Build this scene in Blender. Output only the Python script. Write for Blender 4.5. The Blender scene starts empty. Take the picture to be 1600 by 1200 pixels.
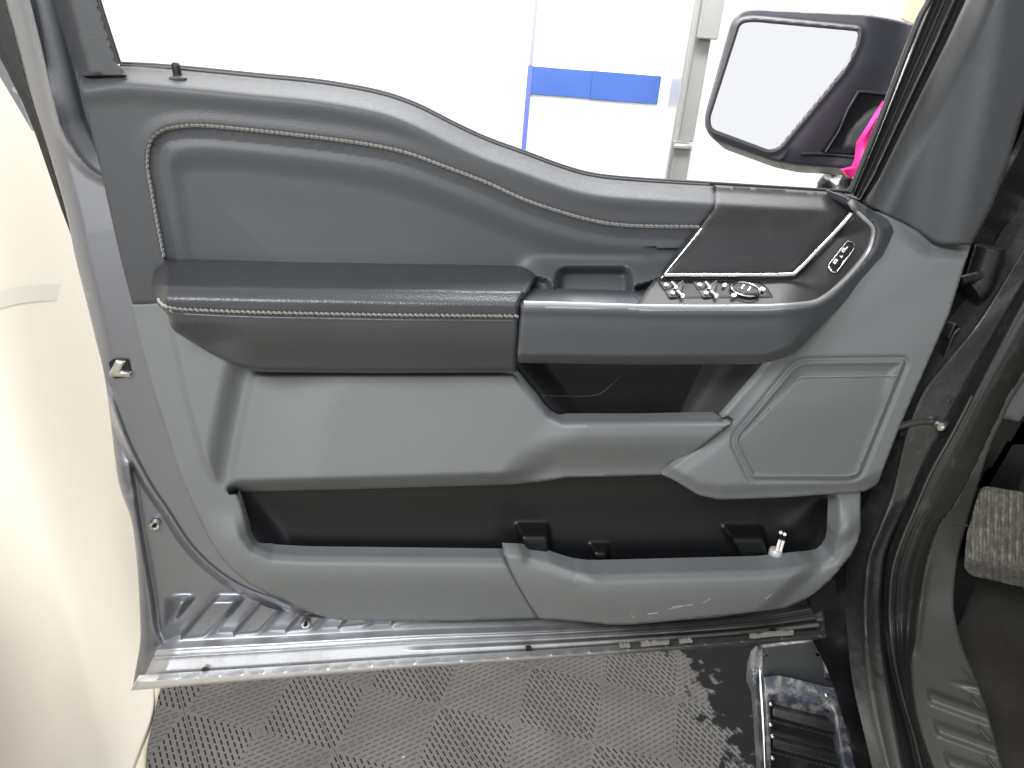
import bpy, bmesh, math, random
import numpy as np
from mathutils import Vector, Matrix, geometry
random.seed(7); np.random.seed(7)
SC = bpy.context.scene
COL = SC.collection

# ------------------------------------------------------------------ camera
F = 1164.0
YAW, PIT, ROL = math.radians(10), math.radians(25), math.radians(5)
CAM = np.array([0.0, -0.92, 1.45])
fw = np.array([math.sin(YAW)*math.cos(PIT), math.cos(YAW)*math.cos(PIT), -math.sin(PIT)])
r0 = np.array([math.cos(YAW), -math.sin(YAW), 0.0]); u0 = np.cross(r0, fw)
rt = math.cos(ROL)*r0+math.sin(ROL)*u0; up = math.cos(ROL)*u0-math.sin(ROL)*r0
cd = bpy.data.cameras.new('camera'); cam = bpy.data.objects.new('camera', cd); COL.objects.link(cam)
cd.sensor_width = 36; cd.lens = 36*F/1600; cd.clip_start = 0.02; cd.clip_end = 200
M = Matrix.Identity(4)
for i in range(3):
    M[i][0] = rt[i]; M[i][1] = up[i]; M[i][2] = -fw[i]; M[i][3] = CAM[i]
cam.matrix_world = M
SC.camera = cam

# ------------------------------------------------------------------ light
W = bpy.data.worlds.new('World'); SC.world = W; W.use_nodes = True
bg = W.node_tree.nodes['Background']; bg.inputs[0].default_value = (0.97, 0.985, 1.0, 1); bg.inputs[1].default_value = 0.66
def area(name, loc, target, size, power, color=(1, 1, 1), sy=None):
    l = bpy.data.lights.new(name, 'AREA'); l.energy = power; l.color = color; l.size = size
    if sy: l.shape = 'RECTANGLE'; l.size_y = sy
    o = bpy.data.objects.new(name, l); COL.objects.link(o); o.location = loc
    o.rotation_euler = (Vector(target)-Vector(loc)).to_track_quat('-Z', 'Y').to_euler()
    return o
area('wall_fill_lamp', (0.3, 0.75, 2.9), (0.4, 1.6, 1.2), 2.6, 110, (1, 1, 1), 0.5)  # unseen lamp added to whiten the back wall
area('ceiling_lamp', (-0.75, -1.35, 2.3), (-0.25, 0, 0.9), 1.2, 42, (0.98, 0.985, 1.0), 0.5)
area('side_lamp', (-1.3, -1.6, 1.0), (-0.1, 0.0, 0.7), 0.9, 4, (1.0, 0.985, 0.96), 0.6)
SC.view_settings.view_transform = 'Standard'; SC.view_settings.look = 'None'
SC.view_settings.exposure = 0.60; SC.view_settings.gamma = 1
SC.cycles.max_bounces = 6

# ------------------------------------------------------------------ materials
def mat(name, base, rough=0.5, metal=0.0, bump=None, dirt=None, coat=0.0, spec=0.5, var=0.0):
    """bump=(kind, scale, strength); dirt=(colour, scale, threshold, amount); var = slow tonal mottling of the material itself"""
    m = bpy.data.materials.new(name); m.use_nodes = True
    n = m.node_tree.nodes; l = m.node_tree.links; b = n['Principled BSDF']
    b.inputs['Base Color'].default_value = (*base, 1); b.inputs['Roughness'].default_value = rough
    b.inputs['Metallic'].default_value = metal; b.inputs['Coat Weight'].default_value = coat
    b.inputs['Specular IOR Level'].default_value = spec
    tc = n.new('ShaderNodeTexCoord')
    col = None
    if var:
        nz = n.new('ShaderNodeTexNoise'); nz.inputs['Scale'].default_value = 9; nz.inputs['Detail'].default_value = 6
        l.new(tc.outputs['Object'], nz.inputs['Vector'])
        mx = n.new('ShaderNodeMix'); mx.data_type = 'RGBA'
        mx.inputs[6].default_value = (*[c*(1-var) for c in base], 1); mx.inputs[7].default_value = (*[min(1, c*(1+var)) for c in base], 1)
        l.new(nz.outputs['Fac'], mx.inputs[0]); col = mx.outputs[2]
        mr = n.new('ShaderNodeMapRange'); mr.inputs[3].default_value = rough-0.06; mr.inputs[4].default_value = rough+0.08
        l.new(nz.outputs['Fac'], mr.inputs[0]); l.new(mr.outputs[0], b.inputs['Roughness'])
    if dirt:
        dc, ds, dt, da = dirt
        nz = n.new('ShaderNodeTexNoise'); nz.inputs['Scale'].default_value = ds; nz.inputs['Detail'].default_value = 10; nz.inputs['Roughness'].default_value = 0.7
        l.new(tc.outputs['Object'], nz.inputs['Vector'])
        mr = n.new('ShaderNodeMapRange'); mr.inputs[1].default_value = dt; mr.inputs[2].default_value = dt+0.18; mr.inputs[4].default_value = da
        l.new(nz.outputs['Fac'], mr.inputs[0])
        mx = n.new('ShaderNodeMix'); mx.data_type = 'RGBA'
        if col: l.new(col, mx.inputs[6])
        else: mx.inputs[6].default_value = (*base, 1)
        mx.inputs[7].default_value = (*dc, 1); l.new(mr.outputs[0], mx.inputs[0]); col = mx.outputs[2]
        if metal > 0:
            mm = n.new('ShaderNodeMapRange'); mm.inputs[3].default_value = metal; mm.inputs[4].default_value = metal*0.4
            l.new(mr.outputs[0], mm.inputs[0]); l.new(mm.outputs[0], b.inputs['Metallic'])
    if col: l.new(col, b.inputs['Base Color'])
    if bump:
        kind, s, st = bump
        if kind == 'v':
            t = n.new('ShaderNodeTexVoronoi'); t.inputs['Scale'].default_value = s; out = t.outputs['Distance']
        else:
            t = n.new('ShaderNodeTexNoise'); t.inputs['Scale'].default_value = s; t.inputs['Detail'].default_value = 5; out = t.outputs['Fac']
        l.new(tc.outputs['Object'], t.inputs['Vector'])
        bp = n.new('ShaderNodeBump'); bp.inputs['Strength'].default_value = st; bp.inputs['Distance'].default_value = 0.001
        l.new(out, bp.inputs['Height']); l.new(bp.outputs[0], b.inputs['Normal'])
    return m
GREY = mat('grey_plastic', (0.134, 0.144, 0.147), 0.55, bump=('v', 700, 0.25), var=0.04, spec=0.4)
GREY2 = mat('grey_plastic_scuffed', (0.133, 0.142, 0.144), 0.52, bump=('v', 700, 0.25), var=0.04, spec=0.4, dirt=((0.3, 0.31, 0.31), 18, 0.67, 0.35))
DARK = mat('charcoal_soft_plastic', (0.046, 0.049, 0.053), 0.50, bump=('v', 650, 0.25), var=0.06, spec=0.4)
DARKH = mat('charcoal_handle_plastic', (0.052, 0.057, 0.065), 0.42, bump=('v', 900, 0.15), var=0.04)
LEATH = mat('charcoal_leather', (0.030, 0.032, 0.036), 0.38, bump=('v', 420, 0.3), var=0.06)
BLACK = mat('black_plastic', (0.011, 0.011, 0.012), 0.45, bump=('n', 900, 0.2), var=0.1, spec=0.28)
SATIN = mat('satin_black_panel', (0.022, 0.021, 0.021), 0.5, bump=('n', 800, 0.1), var=0.1)
BROWN = mat('taupe_black_liner', (0.030, 0.028, 0.027), 0.6, bump=('n', 700, 0.2), var=0.1)
SUEDE = mat('black_accent_leather', (0.020, 0.0205, 0.022), 0.50, bump=('n', 500, 0.35), var=0.3, dirt=((0.04, 0.04, 0.041), 25, 0.52, 0.5))
CHROME = mat('satin_chrome', (0.75, 0.75, 0.76), 0.16, 1.0)
STEEL = mat('bare_steel', (0.6, 0.6, 0.58), 0.3, 1.0, bump=('n', 400, 0.4))
THREAD = mat('grey_thread', (0.32, 0.31, 0.30), 0.7)
PAINT = mat('metallic_grey_blue_paint', (0.190, 0.198, 0.220), 0.40, 0.7, coat=0.3, bump=('n', 600, 0.05), var=0.03)
PAINTD = mat('dusty_lit_paint', (0.60, 0.61, 0.63), 0.34, 0.75, coat=0.3, bump=('n', 120, 0.12), var=0.08, dirt=((0.30, 0.29, 0.26), 14, 0.52, 0.5))  # bright base stands in for window light on the hem
def film_and_shade(m, x0, x1, colr, amt):
    """dirt film and painted shade that thicken towards the hinge end of the sill edge"""
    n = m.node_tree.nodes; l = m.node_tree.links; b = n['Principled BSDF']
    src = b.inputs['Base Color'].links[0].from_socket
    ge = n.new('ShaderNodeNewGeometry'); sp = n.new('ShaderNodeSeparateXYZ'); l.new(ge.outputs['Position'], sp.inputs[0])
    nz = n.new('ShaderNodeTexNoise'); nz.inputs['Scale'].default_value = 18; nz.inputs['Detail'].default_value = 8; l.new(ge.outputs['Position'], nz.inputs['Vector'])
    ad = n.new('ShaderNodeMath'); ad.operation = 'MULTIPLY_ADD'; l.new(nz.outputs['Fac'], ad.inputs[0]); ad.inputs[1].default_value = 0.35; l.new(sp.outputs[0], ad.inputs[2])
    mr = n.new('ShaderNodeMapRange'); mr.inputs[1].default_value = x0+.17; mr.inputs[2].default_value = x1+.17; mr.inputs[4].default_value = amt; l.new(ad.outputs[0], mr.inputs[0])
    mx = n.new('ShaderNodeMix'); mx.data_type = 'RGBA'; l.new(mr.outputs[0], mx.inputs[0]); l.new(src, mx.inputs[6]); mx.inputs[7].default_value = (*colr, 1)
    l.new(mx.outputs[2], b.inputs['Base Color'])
film_and_shade(PAINTD, 0.05, 0.50, (0.085, 0.085, 0.078), 0.95)  # dull hinge end: edge of the light patch put into the colour, with dirt
RUBBER = mat('black_rubber', (0.012, 0.012, 0.013), 0.55, bump=('n', 300, 0.3))
SEAL = mat('dusty_weatherstrip', (0.011, 0.011, 0.011), 0.5, bump=('n', 300, 0.4), dirt=((0.06, 0.055, 0.045), 30, 0.55, 0.6))
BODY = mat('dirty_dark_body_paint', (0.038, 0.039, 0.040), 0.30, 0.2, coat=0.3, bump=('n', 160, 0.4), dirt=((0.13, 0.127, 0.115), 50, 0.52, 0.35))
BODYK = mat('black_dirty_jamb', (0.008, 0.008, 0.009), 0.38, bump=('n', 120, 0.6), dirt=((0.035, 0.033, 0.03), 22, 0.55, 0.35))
SILLM = mat('dusty_sill_plastic', (0.085, 0.083, 0.077), 0.45, bump=('n', 300, 0.3), dirt=((0.12, 0.115, 0.10), 16, 0.55, 0.5))
CARPET = mat('brown_black_carpet', (0.045, 0.043, 0.038), 0.95, bump=('n', 500, 1.0), dirt=((0.035, 0.03, 0.026), 6, 0.5, 0.6), spec=0.1)
STEPM = mat('scuffed_step_plastic', (0.045, 0.05, 0.065), 0.38, bump=('n', 200, 0.5), dirt=((0.34, 0.33, 0.29), 26, 0.48, 0.7), coat=0.3)
PEDALM = mat('worn_dusty_rubber', (0.12, 0.115, 0.10), 0.85, bump=('n', 250, 0.8), dirt=((0.30, 0.285, 0.24), 70, 0.45, 0.6))
WHITE = mat('white_icon_paint', (0.8, 0.8, 0.8), 0.5)
WALLM = mat('white_wall_panel', (0.85, 0.85, 0.84), 0.5, bump=('n', 20, 0.1))
BLUE = mat('blue_tape', (0.045, 0.10, 0.33), 0.45, var=0.08)
ALU = mat('brushed_aluminium', (0.50, 0.50, 0.49), 0.35, 0.6, bump=('n', 60, 0.3), dirt=((0.3, 0.28, 0.25), 12, 0.6, 0.5))
CURT = mat('cream_plastic_sheet', (0.70, 0.65, 0.565), 0.5, bump=('n', 7, 0.6), var=0.03)
TAPE = mat('translucent_grey_tape', (0.60, 0.58, 0.52), 0.4)
CONC = mat('beige_concrete', (0.42, 0.38, 0.30), 0.8, bump=('n', 60, 0.5), var=0.15)
PINK = mat('hot_pink', (0.85, 0.02, 0.25), 0.5)
TAN = mat('tan_board', (0.62, 0.42, 0.30), 0.7)
MIRR = mat('mirror_glass_coating', (0.93, 0.93, 0.93), 0.02, 1.0)
MIRH = mat('matte_grey_mirror_shell', (0.045, 0.046, 0.057), 0.42, bump=('v', 800, 0.2), var=0.08)
CLEAR = mat('clear_film', (0.7, 0.7, 0.7), 0.1, 0.3)

def scuff_film(m, y0, y1, colr, amt):
    n = m.node_tree.nodes; l = m.node_tree.links; b = n['Principled BSDF']
    src = b.inputs['Base Color'].links[0].from_socket
    ge = n.new('ShaderNodeNewGeometry'); sp = n.new('ShaderNodeSeparateXYZ'); l.new(ge.outputs['Position'], sp.inputs[0])
    nz = n.new('ShaderNodeTexNoise'); nz.inputs['Scale'].default_value = 45; nz.inputs['Detail'].default_value = 9; l.new(ge.outputs['Position'], nz.inputs['Vector'])
    ad = n.new('ShaderNodeMath'); ad.operation = 'MULTIPLY_ADD'; l.new(nz.outputs['Fac'], ad.inputs[0]); ad.inputs[1].default_value = 0.25; l.new(sp.outputs[1], ad.inputs[2])
    mr = n.new('ShaderNodeMapRange'); mr.inputs[1].default_value = y0+.125; mr.inputs[2].default_value = y1+.125; mr.inputs[4].default_value = amt; l.new(ad.outputs[0], mr.inputs[0])
    mx = n.new('ShaderNodeMix'); mx.data_type = 'RGBA'; l.new(mr.outputs[0], mx.inputs[0]); l.new(src, mx.inputs[6]); mx.inputs[7].default_value = (*colr, 1)
    l.new(mx.outputs[2], b.inputs['Base Color'])
scuff_film(BODY, -0.02, -0.16, (0.15, 0.147, 0.135), 0.8)
def mat_floor():
    m = bpy.data.materials.new('vented_floor_tile'); m.use_nodes = True
    n = m.node_tree.nodes; l = m.node_tree.links; b = n['Principled BSDF']
    def mth(op, a, b_=None, c=None):
        x = n.new('ShaderNodeMath'); x.operation = op
        for i, v in enumerate((a, b_, c)):
            if v is None: continue
            if isinstance(v, (int, float)): x.inputs[i].default_value = v
            else: l.new(v, x.inputs[i])
        return x.outputs[0]
    tc = n.new('ShaderNodeTexCoord'); mp = n.new('ShaderNodeMapping'); mp.inputs['Rotation'].default_value = (0, 0, math.radians(-24.5)); mp.inputs['Location'].default_value = (-0.25011, -0.00399, 0)
    l.new(tc.outputs['Object'], mp.inputs[0]); sp = n.new('ShaderNodeSeparateXYZ'); l.new(mp.outputs[0], sp.inputs[0])
    T = 0.2575
    u = mth('SUBTRACT', mth('FRACT', mth('DIVIDE', sp.outputs[0], T)), 0.5)
    v = mth('SUBTRACT', mth('FRACT', mth('DIVIDE', sp.outputs[1], T)), 0.5)
    au, av = mth('ABSOLUTE', u), mth('ABSOLUTE', v)
    sel = mth('GREATER_THAN', au, av)
    mx = mth('MAXIMUM', au, av); 
    al = mth('ADD', mth('MULTIPLY', sel, v), mth('MULTIPLY', mth('SUBTRACT', 1.0, sel), u))
    N = 11.0
    row = mth('MULTIPLY', mx, 2*N); rf = mth('FRACT', row); ri = mth('FLOOR', row)
    across = mth('MULTIPLY', mth('GREATER_THAN', rf, 0.36), mth('LESS_THAN', rf, 0.66))
    k = mth('FRACT', mth('ADD', mth('MULTIPLY', al, 13.0), mth('MULTIPLY', ri, 0.5)))
    along = mth('MULTIPLY', mth('GREATER_THAN', k, 0.14), mth('LESS_THAN', k, 0.86))
    slot = mth('MULTIPLY', across, along)
    edge = mth('LESS_THAN', mx, 0.489); slot = mth('MULTIPLY', slot, edge)
    seam = mth('GREATER_THAN', mx, 0.4975)
    dg = mth('ABSOLUTE', mth('SUBTRACT', au, av)); slot = mth('MULTIPLY', slot, mth('GREATER_THAN', dg, 0.008))
    hole = mth('MAXIMUM', slot, mth('MULTIPLY', seam, 0.7))
    nz = n.new('ShaderNodeTexNoise'); nz.inputs['Scale'].default_value = 7; nz.inputs['Detail'].default_value = 8; l.new(tc.outputs['Object'], nz.inputs['Vector'])
    ramp = n.new('ShaderNodeMix'); ramp.data_type = 'RGBA'; l.new(nz.outputs['Fac'], ramp.inputs[0])
    ramp.inputs[6].default_value = (0.052, 0.050, 0.049, 1); ramp.inputs[7].default_value = (0.110, 0.105, 0.100, 1)
    # water lying on the tiles close to the step
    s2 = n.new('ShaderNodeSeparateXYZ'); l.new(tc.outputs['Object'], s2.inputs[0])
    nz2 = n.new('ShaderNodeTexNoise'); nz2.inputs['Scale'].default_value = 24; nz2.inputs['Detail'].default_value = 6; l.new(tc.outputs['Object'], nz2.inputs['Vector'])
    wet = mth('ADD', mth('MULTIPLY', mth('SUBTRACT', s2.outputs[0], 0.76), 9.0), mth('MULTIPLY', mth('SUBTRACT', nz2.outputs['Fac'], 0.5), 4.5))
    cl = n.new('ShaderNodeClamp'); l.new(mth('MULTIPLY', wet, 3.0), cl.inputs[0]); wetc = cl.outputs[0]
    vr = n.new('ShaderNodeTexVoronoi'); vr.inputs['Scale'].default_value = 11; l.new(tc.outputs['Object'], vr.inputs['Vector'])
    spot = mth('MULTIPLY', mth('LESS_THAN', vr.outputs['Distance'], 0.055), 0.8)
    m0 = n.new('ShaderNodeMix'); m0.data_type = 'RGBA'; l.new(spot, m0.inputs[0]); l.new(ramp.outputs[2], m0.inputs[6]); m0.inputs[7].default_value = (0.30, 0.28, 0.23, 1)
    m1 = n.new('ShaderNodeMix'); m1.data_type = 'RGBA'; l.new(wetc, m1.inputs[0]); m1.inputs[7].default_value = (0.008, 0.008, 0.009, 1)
    m2 = n.new('ShaderNodeMix'); m2.data_type = 'RGBA'; l.new(hole, m2.inputs[0]); l.new(m0.outputs[2], m2.inputs[6]); 
    hc = n.new('ShaderNodeMix'); hc.data_type = 'RGBA'; l.new(sel, hc.inputs[0]); hc.inputs[6].default_value = (0.045, 0.042, 0.04, 1); hc.inputs[7].default_value = (0.010, 0.010, 0.011, 1)  # slot tone by direction: slanting view and light put into the colour
    l.new(hc.outputs[2], m2.inputs[7])
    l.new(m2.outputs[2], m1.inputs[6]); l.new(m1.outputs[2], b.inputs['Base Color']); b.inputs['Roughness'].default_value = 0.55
    b.inputs['Specular IOR Level'].default_value = 0.06
    bp = n.new('ShaderNodeBump'); bp.inputs['Strength'].default_value = 0.8; bp.inputs['Distance'].default_value = 0.003; bp.invert = True
    l.new(hole, bp.inputs['Height']); l.new(bp.outputs[0], b.inputs['Normal'])
    return m
FLOORM = mat_floor()

# ------------------------------------------------------------------ helpers
def tag(o, label=None, cat=None, group=None, kind=None):
    if label: o['label'] = label
    if cat: o['category'] = cat
    if group: o['group'] = group
    if kind: o['kind'] = kind
    return o
def empty(name, loc, label, cat, group=None):
    o = bpy.data.objects.new(name, None); COL.objects.link(o); o.location = loc; o.empty_display_size = 0.05
    return tag(o, label, cat, group)
def link(name, verts, faces, m, parent=None, smooth=True, sharp=50):
    me = bpy.data.meshes.new(name); me.from_pydata([tuple(map(float, v)) for v in verts], [], faces); me.update()
    bm = bmesh.new(); bm.from_mesh(me)
    bmesh.ops.recalc_face_normals(bm, faces=bm.faces) if False else None
    if smooth:
        for f in bm.faces: f.smooth = True
        for e in bm.edges:
            if len(e.link_faces) == 2 and e.calc_face_angle(0) > math.radians(sharp): e.smooth = False
    bm.to_mesh(me); bm.free()
    me.materials.append(m)
    o = bpy.data.objects.new(name, me); COL.objects.link(o)
    if parent:
        o.parent = parent
        loc = Vector((0, 0, 0)); q = parent
        while q: loc += q.location; q = q.parent
        me.transform(Matrix.Translation(-loc))
    return o
def U(px, py, v, axis=1):
    """sight line through pixel(s) meets the plane coordinate[axis] = v"""
    px = np.atleast_1d(np.asarray(px, float)); py = np.atleast_1d(np.asarray(py, float)); v = np.broadcast_to(np.asarray(v, float), px.shape)
    d = fw[None, :]*F+rt[None, :]*(px-800)[:, None]+up[None, :]*(600-py)[:, None]
    t = (v-CAM[axis])/d[:, axis]
    return CAM[None, :]+d*t[:, None]
def ss(a, b, x):
    t = np.clip((np.asarray(x, float)-a)/(b-a), 0, 1); return t*t*(3-2*t)
def dist(px, py, line, closed=False):
    """unsigned and signed distance (positive to the right of the travel direction as seen in the picture)"""
    L = np.asarray(line, float)
    if closed: L = np.vstack([L, L[:1]])
    A, B = L[:-1], L[1:]; D = B-A; n2 = (D**2).sum(1)+1e-9
    best = np.full(len(px), 1e9); sg = np.ones(len(px))
    for a, d, q in zip(A, D, n2):
        t = np.clip(((px-a[0])*d[0]+(py-a[1])*d[1])/q, 0, 1)
        ex, ey = px-a[0]-t*d[0], py-a[1]-t*d[1]; dd = np.hypot(ex, ey)
        m = dd < best-1e-6; best[m] = dd[m]; sg[m] = np.sign(d[0]*(py-a[1])-d[1]*(px-a[0]))[m]
    return best, best*sg
def inside(px, py, poly):
    P = np.asarray(poly, float); c = np.zeros(len(px), bool); n = len(P); j = n-1
    for i in range(n):
        (xi, yi), (xj, yj) = P[i], P[j]
        if yi != yj:
            c ^= ((yi > py) != (yj > py)) & (px < (xj-xi)*(py-yi)/(yj-yi)+xi)
        j = i
    return c
def rnd(pts, r=0, seg=5):
    """polygon with rounded corners; a point may carry its own radius"""
    out = []; n = len(pts)
    for i in range(n):
        p = np.array(pts[i][:2], float); a = np.array(pts[i-1][:2], float); b = np.array(pts[(i+1) % n][:2], float)
        rr = pts[i][2] if len(pts[i]) > 2 else r
        da, db = np.linalg.norm(a-p), np.linalg.norm(b-p); ra = min(rr, .48*da, .48*db)
        if ra < 0.5: out.append(tuple(p)); continue
        A, B = p+(a-p)/da*ra, p+(b-p)/db*ra
        for k in range(seg+1):
            t = k/seg; out.append(tuple((1-t)**2*A+2*t*(1-t)*p+t*t*B))
    return out
def cr(pts, n=6):
    """smooth open curve through points (any dimension)"""
    P = [np.array(p, float) for p in pts]; P = [2*P[0]-P[1]]+P+[2*P[-1]-P[-2]]; out = []
    for i in range(1, len(P)-2):
        for k in range(n):
            t = k/n
            out.append(tuple(.5*((2*P[i])+(-P[i-1]+P[i+1])*t+(2*P[i-1]-5*P[i]+4*P[i+1]-P[i+2])*t*t+(-P[i-1]+3*P[i]-3*P[i+1]+P[i+2])*t**3)))
    out.append(tuple(P[-2])); return out
def dens(poly, step):
    out = []; n = len(poly)
    for i in range(n):
        a = np.array(poly[i]); b = np.array(poly[(i+1) % n]); k = max(1, int(round(np.linalg.norm(b-a)/step)))
        for q in range(k): out.append(tuple(a+(b-a)*q/k))
    return out
def relief(name, outline, fn, m, parent=None, step=4.0, edge=(0, 0), skirt=0.012, hole=None, axis=1, sdir=None, sharp=50, smooth=True, rings=()):
    """solid sheet: the outline is filled with a fine mesh whose depth comes from fn(px, py); rounded edge, side walls of real thickness"""
    O = dens(outline, step); H = dens(hole, step) if hole is not None else []
    oa = np.array(O); x0, y0 = oa.min(0); x1, y1 = oa.max(0)
    gx, gy = [], []
    row = 0; y = y0
    while y < y1:
        xs = np.arange(x0+(step/2 if row % 2 else 0), x1, step); gx.append(xs); gy.append(np.full(len(xs), y)); y += step*.866; row += 1
    gx = np.concatenate(gx); gy = np.concatenate(gy)
    d, _ = dist(gx, gy, O, True); keep = inside(gx, gy, O) & (d > step*.55)
    if H:
        dh, _ = dist(gx, gy, H, True); keep &= (~inside(gx, gy, H)) & (dh > step*.55)
    gx, gy = gx[keep], gy[keep]
    for (ln_, closed_, offs, along) in rings:                   # extra rows of points that follow a groove or ridge
        L = np.array(ln_, float); Lc = np.vstack([L, L[:1]]) if closed_ else L
        n_ = max(2, int(np.hypot(*np.diff(Lc, axis=0).T).sum()/along)); C = resamp(Lc, n_+1)
        if closed_: C = C[:-1]
        T_ = (np.roll(C, -1, 0)-np.roll(C, 1, 0)) if closed_ else np.gradient(C, axis=0); T_ /= np.linalg.norm(T_, axis=1)[:, None]+1e-9
        N_ = np.stack([-T_[:, 1], T_[:, 0]], 1); R_ = np.vstack([C+N_*o for o in offs])
        want = np.repeat(np.abs(offs), len(C)); dd, _ = dist(R_[:, 0], R_[:, 1], L, closed_); do, _ = dist(R_[:, 0], R_[:, 1], O, True)
        R_ = R_[(dd > want-0.4) & (do > 1.2) & inside(R_[:, 0], R_[:, 1], O)]
        dg, _ = dist(gx, gy, L, closed_); kk = dg > max(np.abs(offs))+step*.4; gx, gy = np.concatenate([gx[kk], R_[:, 0]]), np.concatenate([gy[kk], R_[:, 1]])
    vs = O+H+list(zip(gx, gy)); nO, nH = len(O), len(H)
    ed = [(i, (i+1) % nO) for i in range(nO)]+[(nO+i, nO+(i+1) % nH) for i in range(nH)]
    rv, re, rf, ov, oe, of = geometry.delaunay_2d_cdt([Vector(v) for v in vs], ed, [], 0, 1e-5)
    P = np.array([(v[0], v[1]) for v in rv]); T = np.array([list(f) for f in rf if len(f) == 3])
    c = P[T].mean(1); k = inside(c[:, 0], c[:, 1], O)
    if H: k &= ~inside(c[:, 0], c[:, 1], H)
    T = T[k]
    px, py = P[:, 0], P[:, 1]; D = np.broadcast_to(np.asarray(fn(px, py), float), px.shape).copy()
    back = 1.0 if axis == 1 else -1.0
    if edge[0]:
        de, _ = dist(px, py, O, True)
        if H: dh, _ = dist(px, py, H, True); de = np.minimum(de, dh)
        t = 1-np.clip(de/edge[0], 0, 1); D += back*edge[1]*(1-np.sqrt(np.clip(1-t*t, 0, 1)))
    V = U(px, py, D, axis)
    faces = [tuple(int(q) for q in t) for t in T]
    # consistent winding towards the camera
    a, b, c_ = V[T[:, 0]], V[T[:, 1]], V[T[:, 2]]; nn = np.cross(b-a, c_-a); fl = (nn*(CAM-a)).sum(1) < 0
    faces = [f[::-1] if q else f for f, q in zip(faces, fl)]
    V = [tuple(v) for v in V]
    if skirt:
        from collections import Counter
        cnt = Counter(); dirn = {}
        for f in faces:
            for i in range(3):
                e = (f[i], f[(i+1) % 3]); kx = (min(e), max(e)); cnt[kx] += 1; dirn[kx] = e
        off = np.array(sdir) if sdir is not None else np.array([0, back, 0]) if axis == 1 else np.array([0, 0, -1.0]) if axis == 2 else np.array([-1.0, 0, 0])
        mp = {}
        for kx, q in cnt.items():
            if q == 1:
                e0, e1 = dirn[kx]
                for e in (e0, e1):
                    if e not in mp: V.append(tuple(np.array(V[e])+off*skirt)); mp[e] = len(V)-1
                faces.append((e1, e0, mp[e0], mp[e1]))
    return link(name, V, faces, m, parent, smooth, sharp)
def tube(name, pts, rad, m, parent=None, seg=8, closed=False, flat=1.0):
    """swept round bar through 3-D points"""
    P = np.array(pts, float); n = len(P); R = np.broadcast_to(np.asarray(rad, float), (n,)); V = []; Fc = []; pn = None
    for i in range(n):
        a = P[(i-1) % n] if closed else P[max(i-1, 0)]; b = P[(i+1) % n] if closed else P[min(i+1, n-1)]
        t = b-a; t /= np.linalg.norm(t)+1e-12
        if pn is None:
            h = np.array([0, -1., 0]) if abs(t[1]) < .9 else np.array([0, 0, 1.]); pn = h
        nrm = pn-t*np.dot(pn, t); nrm /= np.linalg.norm(nrm)+1e-12; pn = nrm; bi = np.cross(t, nrm)
        for k in range(seg):
            an = 2*math.pi*k/seg; V.append(P[i]+R[i]*(math.cos(an)*nrm*flat+math.sin(an)*bi))
    rng = n if closed else n-1
    for i in range(rng):
        j = (i+1) % n
        for k in range(seg):
            k2 = (k+1) % seg; Fc.append((i*seg+k, i*seg+k2, j*seg+k2, j*seg+k))
    if not closed:
        Fc.append(tuple(range(seg))[::-1]); Fc.append(tuple((n-1)*seg+k for k in range(seg)))
    return link(name, V, Fc, m, parent, True, 60)
def line3(pts, fn, off=0.0, n=6, axis=1, smooth=True):
    c = np.array(cr(pts, n) if smooth else pts); return U(c[:, 0], c[:, 1], np.asarray(fn(c[:, 0], c[:, 1]), float)+off, axis)
def box(name, lo, hi, m, parent=None, bevel=0.0):
    x0, y0, z0 = lo; x1, y1, z1 = hi
    bm = bmesh.new(); bmesh.ops.create_cube(bm, size=1)
    for v in bm.verts: v.co = Vector(((x0+x1)/2+v.co.x*(x1-x0), (y0+y1)/2+v.co.y*(y1-y0), (z0+z1)/2+v.co.z*(z1-z0)))
    if bevel: bmesh.ops.bevel(bm, geom=bm.edges[:], offset=bevel, segments=3, affect='EDGES')
    vs = [tuple(v.co) for v in bm.verts]; bm.verts.index_update(); fs = [tuple(v.index for v in f.verts) for f in bm.faces]; bm.free()
    return link(name, vs, fs, m, parent, bevel > 0, 40)
def stitches(name, path, fn, m, parent, gap=8.0, ln=6.0, wd=1.5, slant=0.0, off=-0.001, rise=0.0012, side=0.0):
    """a sewn seam: separate little thread loops pressed into the cover"""
    c = np.array(cr(path, 12)); seg = np.hypot(*np.diff(c, axis=0).T); s = np.concatenate([[0], np.cumsum(seg)]); V, Fc = [], []
    for q in np.arange(gap/2, s[-1], gap):
        q += random.uniform(-.4, .4)
        x, y = np.interp(q, s, c[:, 0]), np.interp(q, s, c[:, 1]); x2, y2 = np.interp(q+1, s, c[:, 0]), np.interp(q+1, s, c[:, 1])
        t = np.array([x2-x, y2-y]); t /= np.linalg.norm(t)+1e-9; nn = np.array([-t[1], t[0]])
        sl = slant+random.uniform(-.08, .08); d = t*math.cos(sl)+nn*math.sin(sl); e = np.array([-d[1], d[0]]); ce = np.array([x, y])+nn*side
        ringpts = []
        for k, (f, w, h) in enumerate(((-.5, .75, 0), (-.40, 1, .75), (0, 1.0, 1), (.40, 1, .75), (.5, .75, 0))):
            for (aa, bb) in ((-1, 0), (0, 1), (1, 0)):
                p = ce+d*ln*f+e*aa*wd*w; ringpts.append((p[0], p[1], bb*h*rise))
        b0 = len(V); R = np.array(ringpts); yy = np.asarray(fn(R[:, 0], R[:, 1]), float)+off-R[:, 2]; V += [tuple(v) for v in U(R[:, 0], R[:, 1], yy)]
        for k in range(4):
            for j in range(2):
                a = b0+k*3+j; Fc.append((a, a+1, a+4, a+3))
    return link(name, V, Fc, m, parent, True, 80)
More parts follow.
